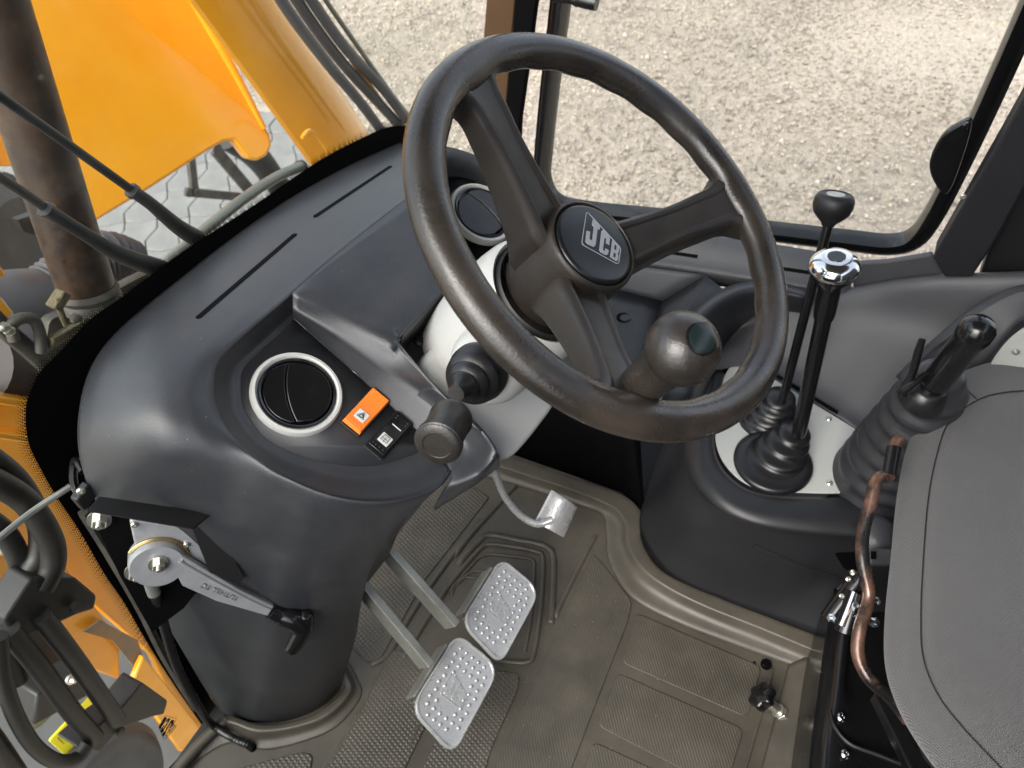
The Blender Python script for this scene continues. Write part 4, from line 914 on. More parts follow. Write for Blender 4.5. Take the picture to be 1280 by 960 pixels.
add_lathe(bm, g0, ga, [(-.012, .007), (-.002, .008), (0, .016), (.004, .0185), (L * .2, .0195), (L * .24, .0185), (L * .6, .0185), (L * .78, .019), (L * .8, .0175), (L * .82, .0205), (L * .93, .0208), (L * .95, .0195), (L * .97, .0195), (L, .0175), (L * 1.01, .0125), (L * .995, .0118), (L * 1.0, .0005)], 40)
obj('stalk_grip', bm, mat('stalk grip', (.012, .011, .010), .36, grain=.5, gscale=450, mottle=.5, mscale=30, col2=(.035, .028, .02)), colm, smooth=45)

# ================================================================ STEERING WHEEL
whl = thing('steering_wheel', WC - WN * 0.12, 'large worn dark three spoke steering wheel with spinner knob', 'steering wheel')
R0, r0 = 0.1885, 0.0165
bm = nb(); rows = []
def wp(ang, rad, h): return WC + (WA * math.cos(ang) + WB * math.sin(ang)) * rad + WN * h
def wang(u, v):
    p = W(u, v, pl=(WC, WN)) - WC; return math.atan2(p.dot(WB), p.dot(WA))
spk = [wang(581, 92), wang(905, 255), wang(782, 488)]
print('spoke angles', [round(math.degrees(a)) for a in spk])
NS = 240; sec = 24
for i in range(NS):
    a = 2 * math.pi * i / NS; row = []
    near = min(abs((a - s + math.pi) % (2 * math.pi) - math.pi) for s in spk)
    fl = math.exp(-(near / 0.11) ** 2)
    wav = 0.0007 * math.cos(26 * a) * (1 - fl)
    for j in range(sec):
        t = 2 * math.pi * j / sec; cx, cz = math.cos(t), math.sin(t)
        rr = r0
        inner = max(0, -cx) ** 1.5
        ex = fl * 0.003 * inner
        # finger waves on the underside / inside
        w2 = wav * max(0, -cz * 0.6 - cx * 0.6)
        # slightly egg shaped section with a soft moulding edge
        rr *= 1.0 + 0.05 * math.cos(2 * t + 0.6)
        row.append(wp(a, R0 + (rr + w2) * cx - ex, (rr * 0.98 + w2) * cz))
    rows.append(row)
rows.append(rows[0]); add_grid(bm, rows, True); bmesh.ops.remove_doubles(bm, verts=bm.verts, dist=1e-6); obj('rim', bm, M_wheel, whl, smooth=60)
# spokes: deep beams that flare into the rim and the hub
for si, a in enumerate(spk):
    bm = nb(); rows = []; er = WA * math.cos(a) + WB * math.sin(a); et = WN.cross(er)
    for rad, hc, w, h in ((0.020, -0.082, .046, .056), (0.044, -0.075, .050, .054), (0.060, -0.064, .046, .046), (0.085, -0.050, .041, .040), (0.115, -0.034, .038, .034), (0.142, -0.019, .040, .029), (0.160, -0.010, .048, .026), (0.174, -0.004, .066, .024), (0.186, -0.001, .088, .016)):
        c = WC + er * rad + WN * hc; row = []
        # U shaped beam: flat top, chamfered edges, deep sides
        for x, z in ((-.5, -.42), (-.5, .26), (-.46, .40), (-.36, .5), (-.30, .5), (-.24, .42), (.24, .42), (.30, .5), (.36, .5), (.46, .40), (.5, .26), (.5, -.42), (.40, -.5), (-.40, -.5)):
            row.append(c + et * x * w * (1.12 if rad < .15 else 1.0) + WN * (z * h * 1.12 - .003))
        rows.append(row)
    R = [spline([rows[i][j] for i in range(len(rows))], 5) for j in range(len(rows[0]))]
    V = add_grid(bm, [[R[j][i] for j in range(len(R))] for i in range(len(R[0]))], True); bm.faces.new(V[0]); bm.faces.new(V[-1][::-1])
    obj('spoke', bm, M_spoke, whl, smooth=50, bevel=0.0012)
hc = WC
bm = nb(); add_lathe(bm, CAPC, WN, [(-0.085, .040), (-.083, .0490), (-.06, .0505), (-.03, .0500), (-.012, .0485), (-.003, .0485), (.001, .0475), (.002, .0455), (.0005, .0440), (-.003, .0436)], 72, cap=False)
obj('hub', bm, M_spoke, whl, smooth=50)
bm = nb(); add_lathe(bm, CAPC, WN, [(-.004, .0430), (.0005, .0428), (.0028, .0415), (.0036, .038), (.0040, .02), (.0040, .0002)], 72); cap_ = obj('hub_cap', bm, M_cap, whl, smooth=50)
bm = nb(); dk = nb(); lc = W(690 + 430 / 7.383, 240 + 460 / 7.383, pl=(CAPC, WN)); add_logo(bm, lc + WN * .0039, WA, WB, WN, 1.0, 0.0008, dk)
o = obj('emblem', bm, M_emblem, cap_, smooth=0, bevel=0.00015, seg=1); o.location = (0, 0, 0)
o = obj('letter_counters', dk, M_cap, cap_, smooth=0); o.location = (0, 0, 0)
# spinner knob
kb0 = W(800, 482, pl=(WC + WN * 0.0, WN)); kc = W(853, 436, d=(kb0 - CAM).dot(Vector((_X.z, _Y.z, _Z.z))) - 0.035); ka = (kc - kb0).normalized()
print('knob', kb0, kc, (kc - kb0).length, ka.dot(WN))
bm = nb(); kl = (kc - kb0).length; add_lathe(bm, kb0 - ka * 0.012, ka, [(0, .017), (.012, .0175), (kl * .35 + .012, .0185), (kl * .62 + .012, .021), (kl * .8 + .012, .026)], 40); obj('knob_neck', bm, M_wheel, whl, smooth=60)
bm = nb(); prof = [(-.0285 * math.cos(t) * 1.0, .0298 * math.sin(t)) for t in [math.pi * k / 24 for k in range(25)]]; add_lathe(bm, kc, WN, prof, 48, cap=False); kn = obj('spinner_knob', bm, M_wheel, whl, smooth=60)
dn = (W(876, 424, d=(kc - CAM).dot(Vector((_X.z, _Y.z, _Z.z))) - .024) - kc).normalized()
bm = nb(); add_lathe(bm, kc + dn * 0.0240, dn, [(0, .0130), (.0035, .0128), (.0042, .0114)], 32); o = obj('inlay_rim', bm, M_black, kn, smooth=40); o.location = (0, 0, 0)
bm = nb(); add_lathe(bm, kc + dn * 0.0250, dn, [(0, .0112), (.0036, .0112), (.0042, .0100), (.0043, .0002)], 32); o = obj('inlay', bm, M_greenoval, kn, smooth=40); o.location = (0, 0, 0)

# ================================================================ THROTTLE LEVER at the left
thr = thing('throttle_lever', W(200, 704, y=0.56), 'cast aluminium hand throttle lever with black grip on the left bracket', 'throttle lever')
TN = Vector((-0.62, -0.74, 0.25)).normalized(); TP = W(200, 704, y=0.530)
bm = nb(); P_ = Wl([(124, 620), (265, 641), (241, 661), (107, 638)], pl=(TP + TN * 0.0, Vector((-.15, -.45, .88)).normalized())); 
bm.free(); P_ = [W(124, 620, pl=(TP - TN * .0, TN)), W(265, 641, pl=(TP + TN * .016, TN)), W(241, 661, pl=(TP + TN * .044, TN)), W(107, 638, pl=(TP + TN * .028, TN))]
bm = nb(); add_prism(bm, P_, (0, .2, -1), 0.003); obj('bracket_top', bm, M_blackm, thr, smooth=0, bevel=0.001)
bm = nb(); add_prism(bm, Wl([(262, 642), (306, 722), (299, 729), (262, 716), (240, 662)], pl=(TP + TN * .008, TN)), -TN, .003); obj('bracket_plate', bm, M_blackm, thr, smooth=0, bevel=0.001)
bm = nb(); add_prism(bm, Wl([(112, 640), (262, 655), (292, 712), (265, 716), (230, 760), (190, 790), (150, 720)], pl=(TP - TN * .026, TN)), -TN, .003); obj('back_plate', bm, M_void, thr, smooth=0)
bm = nb(); P_ = rnd(Wl([(161, 649), (236, 659), (256, 672), (271, 716), (205, 724), (170, 690)], pl=(TP - TN * .004, TN)), .006); add_prism(bm, P_, -TN, .016); hs_o = obj('housing', bm, M_alu, thr, smooth=30, bevel=0.003, seg=3)
for q in ((168, 656), (233, 681)):
    screw(W(*q, pl=(TP - TN * .003, TN)), TN, .0035, M_bolt, thr, 'screw')
bm = nb(); dc_ = W(197, 704, pl=(TP, TN)); add_lathe(bm, dc_, TN, [(-.014, .028), (-.001, .028), (.003, .0272), (.006, .026), (.0065, .001)], 48); obj('drum', bm, M_alu, thr, smooth=40)
bm = nb(); a_, x_, y_ = frame(TN)
for rr_ in (.0292, .0308):
    pts = [dc_ - TN * .002 + (x_ * math.cos(t) + y_ * math.sin(t)) * rr_ for t in [2 * math.pi * k / 48 for k in range(49)]]; ud_ = W(225, 668, pl=(TP, TN)) - dc_; sel = [p for p in pts[:-1] if (p - dc_).dot(ud_) > 0]; i0 = max(range(len(sel)), key=lambda i: (sel[i] - sel[i - 1]).length); add_tube(bm, sel[i0:] + sel[:i0], .0010, 6, n=1)
obj('cable_winding', bm, M_brass, thr)
screw(W(198, 705, pl=(TP + TN * .008, TN)), TN, .0066, M_bolt, thr, 'pivot_bolt', hexa=True)
# arm
ap = [(222, 690), (232, 697), (300, 738), (343, 758), (335, 771), (270, 752), (228, 733), (222, 722), (206, 722)]
apw = Wl(ap, pl=(TP + TN * .006, TN)); bm = nb(); add_prism(bm, apw, -TN, .008); arm_o = obj('arm', bm, M_alu, thr, smooth=30, bevel=0.002, seg=3)
bm = nb(); add_tube(bm, Wl([(226, 700), (233, 707), (300, 744), (338, 762)], pl=(TP + TN * .0065, TN)), [.0022, .002, .0015], 8); obj('arm_rib', bm, M_alu, thr)
# raised maker's lettering, upside down as seen from the seat
fc = bpy.data.curves.new('lettering', 'FONT'); fc.body = 'TUTHILL TC'; fc.size = 0.0085; fc.extrude = 0.0005; fc.align_x = 'CENTER'; fc.align_y = 'CENTER'
fo = bpy.data.objects.new('tmp', fc); COL.objects.link(fo); bpy.context.view_layer.update()
me = bpy.data.meshes.new_from_object(fo.evaluated_get(bpy.context.evaluated_depsgraph_get())); bpy.data.objects.remove(fo)
tx = (W(252, 731, pl=(TP, TN)) - W(298, 749, pl=(TP, TN))).normalized(); tyv = TN.cross(tx); tc_ = W(275, 740, pl=(TP + TN * .0068, TN))
mm = Matrix((( tx.x, tyv.x, TN.x, tc_.x), (tx.y, tyv.y, TN.y, tc_.y), (tx.z, tyv.z, TN.z, tc_.z), (0, 0, 0, 1))); me.transform(mm)
obj('lettering', me, M_zinc, thr, smooth=0)
# grip
g = [W(*q, pl=(TP + TN * h, TN)) for q, h in [((338, 764), .002), ((352, 770), .004), ((366, 774), .008)]]
bm = nb(); add_tube(bm, g, [.0105, .012, .0125], 16, flat=.8)
g2 = [W(*q, pl=(TP + TN * .009, TN)) for q in [(383, 768), (380, 783), (372, 800), (364, 812)]]
add_tube(bm, g2, [.0085, .0115, .0105, .0085], 16, flat=1.0); add_lathe(bm, g2[0], g2[0] - g2[1], [(0, .0085), (.003, .006), (.004, .001)], 16); add_lathe(bm, g2[-1], g2[-1] - g2[-2], [(-.001, .0085), (.003, .0065), (.005, .001)], 16)
add_tube(bm, [g[1], g[2], lerp(g[2], g2[1], .7)], [.011, .0125, .0135], 16)
obj('grip', bm, M_black, thr, smooth=60)
for q, yy in (((124, 650), .575), ((170, 715), .555)):
    screw(W(*q, y=yy), TN, .0075, M_bolt, thr, 'mounting_bolt', hexa=True)
bm = nb(); add_tube(bm, [W(186, 722, pl=(TP - TN * .012, TN)), W(193, 742, pl=(TP - TN * .012, TN))], .0070, 12); obj('cable_ferrule', bm, M_zinc, thr)
bm = nb(); cb = [W(191, 736, pl=(TP - TN * .012, TN)), W(198, 755, y=.56), W(206, 785, y=.57), W(222, 835, y=.58), W(246, 880, y=.59), W(262, 903, z=.035), W(290, 922, z=.016), W(310, 931, z=.012), W(316, 936, z=-.01)]
add_tube(bm, cb, .0058, 14, n=14, rib=.05); obj('control_cable', bm, M_rubber, thr, smooth=30)
bm = nb(); add_tube(bm, [W(104, 590, y=.61), W(94, 575, y=.63), W(92, 600, y=.63), W(100, 625, y=.62)], .004, 8); obj('bracket_arm', bm, M_black, thr)
bm = nb(); add_box(bm, W(105, 620, y=.60), (1, 0, .2), (0, 1, 0), (0, 0, 1), .02, .01, .02); obj('bracket_foot', bm, M_blackm, thr, bevel=.002)
screw(W(101, 614, y=.59), TN, .004, M_bolt, thr, 'screw')
# ================================================================ FLOOR MAT
fm = thing('floor_mat', W(700, 850, z=0), 'brown grey moulded rubber floor mat with ribbed pads under the pedals', 'floor mat')
bm = nb(); out = [Vector((-0.25, 0.60, -0.006)), W(200, 985, z=-.006), W(268, 905, z=-.006), W(330, 880, z=-.006), Vector((0.30, 0.56, -.006)), Vector((0.45, 0.535, -.006)), Vector((0.80, 0.49, -.006)), W(800, 640, z=-.006), W(830, 700, z=-.006), W(1040, 790, z=-.006), Vector((0.66, -0.7, -.006)), Vector((-0.25, -0.7, -.006))]
add_prism(bm, out, (0, 0, 1), 0.006); obj('base', bm, M_mat, fm, smooth=0)
def pad(px, m, h=0.0025, r=0.012, z=0.0, rec=False):
    P_ = rnd(Wl(px, z=z), r, 5); bm = nb(); add_prism(bm, P_, (0, 0, 1), h); o = obj('tread_pad', bm, m, fm, smooth=30, bevel=0.0014, seg=2); return o
pad([(794, 766), (952, 834), (934, 898), (777, 829)], M_matl)
pad([(771, 841), (930, 912), (906, 990), (747, 908)], M_matl)
pad([(741, 927), (900, 1000), (880, 1080), (713, 1012)], M_matl)
pad([(741, 692), (754, 706), (790, 752), (786, 775), (745, 880), (696, 1010), (592, 1010), (640, 915), (700, 780)], M_matl, r=.01)
pad([(491, 811), (536, 826), (556, 858), (500, 975), (478, 1030), (372, 1030), (409, 957)], M_matd)
pad([(600, 836), (650, 842), (648, 862), (615, 935), (590, 1020), (500, 1020), (545, 925)], M_matd)
pad([(414, 783), (458, 828), (476, 824), (531, 726), (612, 622), (560, 590), (480, 690)], M_matd, r=.006)
pad([(294, 962), (378, 940), (392, 944), (388, 965), (370, 1000), (280, 1000)], M_matd, r=.008)
def ridge(px, w=0.006, h=0.004, z=0.0, closed=False, n=5, name='rib'):
    P_ = spline(Wl(px, z=z), n, closed) if n > 1 else Wl(px, z=z); bm = nb(); rows = []; N = len(P_)
    for i, p in enumerate(P_):
        a = P_[(i - 1) % N] if closed or i else P_[i]; b = P_[(i + 1) % N] if closed or i < N - 1 else P_[i]
        t = (b - a).normalized(); s = Vector((-t.y, t.x, 0)) * w / 2; k = 1 if closed or 0 < i < N - 1 else 0.1
        rows.append([p - s, p - s * .7 + Vector((0, 0, h * .8 * k)), p + Vector((0, 0, h * k)), p + s * .7 + Vector((0, 0, h * .8 * k)), p + s])
    if closed: rows.append(rows[0])
    add_grid(bm, rows); return obj(name, bm, M_mat, fm, smooth=60)
ridge([(567, 697), (592, 665), (640, 612), (668, 580)], .010, .006)
ridge([(572, 706), (598, 678), (612, 669), (650, 676), (668, 679), (684, 685), (692, 700), (690, 765), (688, 780)], .012, .006)
ridge([(694, 772), (702, 752), (728, 700), (745, 668)], .010, .004)
ridge([(500, 830), (551, 748), (575, 716), (600, 687), (612, 681), (640, 684), (669, 690), (679, 700), (676, 760), (668, 815), (660, 828), (636, 828), (600, 822)], .009, .006)
ridge([(560, 742), (585, 712), (606, 694), (640, 696), (664, 700), (668, 712), (664, 770), (656, 815)], .006, .004)
ridge([(570, 732), (590, 715), (612, 716)], .006, .004); ridge([(564, 745), (574, 724), (600, 722)], .005, .003)
ridge([(462, 832), (486, 818), (510, 776), (540, 730), (600, 648)], .009, .005)
ridge([(405, 968), (450, 890), (492, 808)], .007, .003); ridge([(508, 945), (530, 895), (545, 868)], .007, .003)
# kerb of the mat along the console: concave slope, crest, flat top
def rim(L0, L1, L2, h1=.028, h2=.03, name='kerb'):
    bm = nb(); A, B, C_ = Wl(L0, z=0.0), Wl(L1, z=h1), Wl(L2, z=h2)
    a2 = [lerp(p, q, .12) * 1 for p, q in zip(A, B)]
    for p in a2: p.z = .006
    a3 = [lerp(p, q, .7) for p, q in zip(A, B)]
    for p in a3: p.z = .012
    a4 = [lerp(p, q, .95) for p, q in zip(A, B)]
    for p in a4: p.z = h1 * .93
    R5 = [lerp(p, q, .15) for p, q in zip(B, C_)]
    for p in R5: p.z = h1 + .001
    dn = [p + Vector((0, 0, -.004)) for p in C_]
    patch(bm, [A, a2, a3, a4, B, R5, C_, dn], 5, 3); return solid(name, bm, M_mat, fm, .004, smooth=50)
rim([(560, 585), (640, 606), (723, 633), (752, 644), (757, 668), (760, 700), (780, 738), (806, 760), (856, 784), (919, 808), (985, 832), (1010, 842)],
    [(560, 560), (640, 588), (713, 612), (762, 632), (782, 652), (785, 678), (800, 707), (831, 732), (880, 757), (950, 785), (1010, 810), (1040, 822)],
    [(560, 545), (640, 570), (715, 597), (775, 618), (799, 640), (800, 672), (815, 702), (840, 722), (885, 742), (955, 770), (1012, 792), (1045, 806)])
rim([(985, 832), (975, 870), (962, 920), (948, 975), (935, 1030)], [(1016, 816), (1006, 865), (996, 920), (984, 975), (970, 1030)], [(1040, 812), (1034, 865), (1026, 920), (1018, 975), (1010, 1030)], .018, .02, 'seat_kerb')
ridge([(967, 834), (955, 880), (935, 950), (915, 1020)], .004, .003)
# moulded collar round the foot of the dashboard
bm = nb(); inner = [(262, 915), (280, 893), (322, 905), (364, 902), (400, 888), (429, 860), (424, 838), (412, 822)]
midl = [(258, 925), (281, 902), (322, 914), (368, 909), (408, 894), (437, 864), (432, 842), (418, 818)]
outl = [(240, 955), (286, 930), (330, 938), (378, 928), (422, 908), (452, 870), (446, 846), (428, 812)]
patch(bm, [Wl(inner, z=.016), Wl(midl, z=.018), [lerp(a, b, .4) for a, b in zip(Wl(midl, z=.008), Wl(outl, z=.004))], Wl(outl, z=.0005)], 5, 4); solid('collar', bm, M_mat, fm, .003, smooth=60)
bm = nb(); add_tube(bm, Wl([(284, 899), (262, 918), (236, 945), (205, 985)], z=.012), .009, 10); obj('edge_bead', bm, M_mat, fm)
for q, r in (((958, 830), .0085), ((943, 828), .002), ((315, 934), .006)):
    bm = nb(); add_lathe(bm, W(*q, z=.0035), (0, 0, 1), [(-.004, r), (0, r), (0, .0002)], 20); obj('hole', bm, M_void, fm)
for k in range(46):   # grit lying in the mat
    pass
gb = nb()
for k in range(260):
    u, v = random.uniform(420, 1000), random.uniform(640, 955); p = W(u, v, z=.0035); s = random.uniform(.0003, .0011)
    add_box(gb, p, (random.random(), random.random(), .2), (random.random(), -random.random(), .1), (0, 0, 1), s, s * .7, s * .6)
o = obj('grit', gb, mat('grit', (.42, .38, .28), .9), None, smooth=0); tag(o, 'fine pale grit scattered over the rubber floor mat', 'grit', kind='stuff')

# ================================================================ PEDALS
PN = Vector((0.05, -0.52, 0.85)).normalized()
def pedal(pcs, arm_a, arm_b, label, proto=None):
    PP = W(sum(p[0] for p in pcs) / 4, sum(p[1] for p in pcs) / 4, y=.285)
    r = thing('brake_pedal', PP, label, 'brake pedal', 'paired brake pedals')
    if proto is None:
        P_ = Wl(pcs, pl=(PP, PN)); c = sum(P_, Vector()) / 4
        rp = rnd(P_, [.020, .030, .020, .026], 6)
        bm = nb(); rows = []
        for sc, h in ((.96, -.004), (1.0, -.003), (1.0, .0015), (.985, .003), (.955, .003), (.935, .0015), (.9, .0012)):
            rows.append([c + (p - c) * sc + PN * h for p in rp])
        V = add_grid(bm, rows, True); bm.faces.new(V[0]); bm.faces.new(V[-1])
        ay = ((P_[0] - P_[3]) + (P_[1] - P_[2])).normalized(); ax = ay.cross(PN).normalized()
        if (P_[1] - P_[0]).dot(ax) < 0: ax = -ax
        W_, H_ = (P_[1] - P_[0]).length, (P_[0] - P_[3]).length
        pd = obj('pad', bm, M_pedal, r, smooth=40)
        bb = nb()
        for j in range(10):
            for i in range(6):
                s, t = (i + .5) / 6 - .5, (j + .5) / 10 - .5
                if j % 2: s += .04
                if abs(s) < .22 and abs(t + .02) < .26: continue
                if abs(s) > .4 and abs(t) > .40: continue
                p = c + ax * s * W_ * .80 + ay * t * H_ * .90
                add_lathe(bb, p + PN * .001, PN, [(0, .0032), (.0013, .0026), (.0023, .0014), (.0026, .0001)], 10, cap=False)
        q = obj('grip_studs', bb, M_pedal, pd, smooth=60); q.location = (0, 0, 0); q['kind'] = 'stuff'
        lb_ = nb(); l1 = (ay * .88 + ax * .25).normalized(); l2 = PN.cross(l1)
        add_logo(lb_, c + PN * .0012 - ay * .002, l1, l2, PN, 0.85, .0014); q = obj('emblem', lb_, M_pedal, pd, smooth=0, bevel=.0003, seg=1); q.location = (0, 0, 0)
        sb = nb(); e = [P_[3] + (P_[0] - P_[3]) * .0, P_[0]]; s_ = -ax
        a_ = c + s_ * (W_ * .5 - .006) - ay * H_ * .34 - PN * .002; b_ = c + s_ * (W_ * .5 - .006) + ay * H_ * .34 - PN * .002
        add_beam(sb, a_ - PN * .012, b_ - PN * .012, PN, .004, .026); add_beam(sb, a_ - PN * .014 + s_ * .010, b_ - PN * .014 + s_ * .010, PN, .0035, .034)
        obj('side_plate', sb, M_zinc, r, smooth=0, bevel=.001)
        proto = (r, c)
    else:
        # same pad, copied
        r0_, c0 = proto; src = Vector(r0_.location); P_ = Wl(pcs, pl=(PP, PN)); c = sum(P_, Vector()) / 4
        for ch in list(r0_.children):
            if ch.name.startswith('arm'): continue
            q = ch.copy(); COL.objects.link(q); q.parent = r; q.location = -src + (c - c0) - (Vector(r.location) - src)
            for g_ in ch.children:
                w_ = g_.copy(); COL.objects.link(w_); w_.parent = q
    bm = nb(); a, b = W(*arm_a[:2], d=arm_a[2]), W(*arm_b[:2], d=arm_b[2]); add_beam(bm, a, b, PN, .011, .030); obj('arm', bm, M_zinc, r, smooth=0, bevel=.0012)
    return (r, c) if proto is None or True else None
pr_ = pedal([(626, 697), (676, 738), (625, 832), (575, 778)], (440, 640, 1.02), (566, 782, 1.04), 'upper right brake pedal with dimpled silver pad next to the floor centre')
pedal([(573, 792), (623, 836), (566, 942), (512, 886)], (400, 672, 1.00), (534, 832, 1.02), 'lower left brake pedal with dimpled silver pad nearest the dashboard foot', pr_)
ac = thing('accelerator_pedal', W(695, 642, y=.30), 'small curved silver accelerator pedal on a bent rod', 'accelerator pedal')
AN = Vector((-0.45, -0.5, 0.74)).normalized(); AP = W(695, 642, z=.12)
bm = nb(); c4 = Wl([(689, 612), (722, 634), (705, 672), (668, 652)], pl=(AP, AN)); rows = []
for i in range(9):
    t = i / 8; a = lerp(c4[0], c4[3], t); b = lerp(c4[1], c4[2], t); row = []
    for j in range(9):
        s = j / 8; row.append(lerp(a, b, s) + AN * (.013 * math.sin(math.pi * s) - .0) )
    rows.append(row)
add_grid(bm, rows); cp = solid('pad', bm, M_pedal, ac, .003, smooth=60); cp.modifiers[0].offset = -1
b2 = cp.modifiers.new('b', 'BEVEL'); b2.width = .001; b2.segments = 2
ba_ = bvh_of(cp); 
def snap(p):
    d_ = (p - CAM).normalized(); h = ba_.ray_cast(CAM, d_); return h[0] - d_ * .0004 if h[0] else p
bm = nb(); ly = (c4[0] - c4[3]).normalized(); lx = ly.cross(AN); cc = sum(c4, Vector()) / 4 + AN * .01
l1 = (ly * .8 + (c4[1] - c4[0]).normalized() * .2).normalized(); add_logo(bm, cc, l1, AN.cross(l1), AN, .62, .0010, proj=snap); o = obj('emblem', bm, M_pedal, cp, smooth=0); o.location = (0, 0, 0)
bm = nb(); rd = [W(600, 560, d=1.12), W(617, 588, d=1.16), W(632, 622, d=1.20), W(652, 645, d=1.22), W(672, 655, d=1.225), W(690, 650, d=1.225)]
add_tube(bm, rd, .0058, 14); obj('rod', bm, M_pedal, ac)

# ================================================================ STAR KNOB on the floor
sk = thing('star_knob', W(975, 895, z=0), 'black star knob on a silver threaded stud in the mat by the seat', 'knob')
kb_, kt_ = W(978, 893, z=.004), W(953, 871, z=.036); kx = (kt_ - kb_).normalized()
bm = nb(); add_lathe(bm, kb_ - kx * .004, kx, [(0, .0115), (.010, .0115), (.011, .010)], 6); add_lathe(bm, kb_, kx, [(0, .0075), (.030, .0075)], 20); add_lathe(bm, kb_ + kx * .009, kx, [(0, .0105), (.003, .0105)], 24); obj('stud', bm, M_bolt, sk, smooth=30, bevel=.0006)
bm = nb(); a_, x_, y_ = frame(kx); rows = []
for h, s in ((-.011, .6), (-.008, .85), (-.004, .98), (.003, 1.0), (.007, .92), (.009, .7), (.0095, .3)):
    rows.append([kt_ + kx * h + (x_ * math.cos(t) + y_ * math.sin(t)) * .0195 * s * (1 + .13 * math.cos(6 * t)) for t in [2 * math.pi * k / 48 for k in range(48)]])
V = add_grid(bm, rows, True); bm.faces.new(V[0]); bm.faces.new(V[-1]); obj('knob', bm, M_black, sk, smooth=50)

# ================================================================ RIGHT CONSOLE
con = thing('side_console', W(900, 660, z=0.05), 'dark moulded side console with pale lever plate right of the floor mat', 'console')
PZ = .25
# pale plate
plate_px = [(905, 470), (916, 455), (935, 450), (958, 470), (1040, 520), (1130, 575), (1210, 640), (1120, 612), (1085, 614), (1045, 618), (955, 615), (925, 603), (902, 578), (893, 552), (898, 510)]
# rim ring rows: outside bottom edge on the mat -> waist -> upper lip -> plate edge
inn = [(906, 468), (899, 505), (893, 545), (899, 578), (922, 604), (955, 618), (1010, 621), (1060, 620), (1130, 622)]
rim_t = [(893, 462), (884, 500), (876, 545), (880, 590), (908, 624), (950, 642), (1010, 648), (1060, 650), (1130, 655)]
rim_o = [(882, 455), (871, 497), (862, 545), (866, 595), (898, 636), (945, 658), (1010, 668), (1060, 672), (1130, 680)]
body1 = [(880, 462, .16), (862, 510, .16), (846, 560, .16), (838, 612, .155), (862, 660, .15), (925, 692, .14), (1000, 708, .14), (1060, 712, .14), (1130, 720, .14)]
foot = [(868, 470, .03), (848, 520, .03), (822, 570, .03), (802, 632, .03), (803, 672, .03), (836, 718, .03), (905, 750, .03), (960, 771, .03), (1050, 806, .03)]
Ri = Wl(inn, z=PZ - .004); Rt = Wl(rim_t, z=PZ + .006); Ro = Wl(rim_o, z=PZ - .008)
Rb = [W(a, b, z=c) for a, b, c in body1]; Rf = [W(a, b, z=c) for a, b, c in foot]
Ru = [lerp(a, b, .28) + Vector((.018, 0.012, 0)) for a, b in zip(Ro, Rb)]
Rm = [lerp(a, b, .5) + Vector((.0, .0, 0)) for a, b in zip(Rb, Rf)]
bm = nb(); patch(bm, [Ri, lerp_ := [lerp(a, b, .35) + Vector((0, 0, .006)) for a, b in zip(Ri, Rt)], Rt, Ro, Ru, Rb, Rm, Rf], 6, 5)
cb_ = solid('body', bm, M_console, con, .004, smooth=60)
bm = nb(); add_prism(bm, rnd(Wl(plate_px, z=PZ - .001), .02, 4), (0, 0, 1), .003); obj('lever_plate', bm, M_plate, con, smooth=0, bevel=.0008)
for q in ((923, 586), (1037, 604), (1036, 524), (925, 470)): screw(W(*q, z=PZ + .0022), Vector((0, 0, 1)), .0045, M_bolt, con, 'screw')
# crease on the lower side and pocket
bm = nb(); bc = bvh_of(cb_)
def onb(u, v, off=.0005):
    h = hit(bc, u, v, off); return h[0] if h else W(u, v, z=.1)
add_tube(bm, [onb(942, 681), onb(985, 700), onb(1020, 714), onb(1048, 722)], .0035, 8); obj('moulded_crease', bm, M_console, con)
bm = nb(); add_prism(bm, rnd([onb(1042, 690, .001), onb(1095, 690, .001), onb(1095, 712, .001), onb(1056, 712, .001)], .008), (-.3, -.1, .3), .001); obj('pocket', bm, M_void, con, smooth=0)
# upper side panel rising to the window ledge
bm = nb()
U0 = [(872, 470, .97, .24), (905, 458, .97, .245), (955, 462, .95, .25), (1040, 515, .93, .25), (1130, 568, .92, .25), (1290, 660, .92, .25)]
r0_ = [W(870, 500, z=.25), W(903, 462, z=.252), W(958, 466, z=.252), W(1045, 519, z=.252), W(1130, 572, z=.252), W(1290, 640, z=.252)]
r1_ = [W(876, 468, z=.26), W(908, 438, z=.265), W(966, 440, z=.265), W(1056, 496, z=.262), W(1136, 545, z=.262), W(1290, 600, z=.262)]
r2_ = [W(884, 445, x=.93), W(916, 415, x=.99), W(975, 402, x=1.0), W(1068, 410, x=1.0), W(1150, 420, x=1.0), W(1300, 450, x=.98)]
r3_ = [W(893, 430, x=.95), W(930, 399, x=1.0), W(985, 382, x=1.02), W(1070, 363, x=1.035), W(1160, 351, x=1.035), W(1310, 347, x=1.035)]
r4_ = [W(900, 425, x=.99), W(936, 393, x=1.04), W(988, 376, x=1.06), W(1071, 357, x=1.075), W(1160, 345, x=1.075), W(1310, 341, x=1.075)]
patch(bm, [r0_, r1_, r2_, r3_, r4_], 7, 7); solid('upper_panel', bm, M_consoleg, con, .004, smooth=50)
bm = nb(); add_tube(bm, [W(955, 460, z=.258), W(1000, 487, z=.258), W(1047, 516, z=.258)], .003, 8); obj('panel_gap', bm, M_void, con)
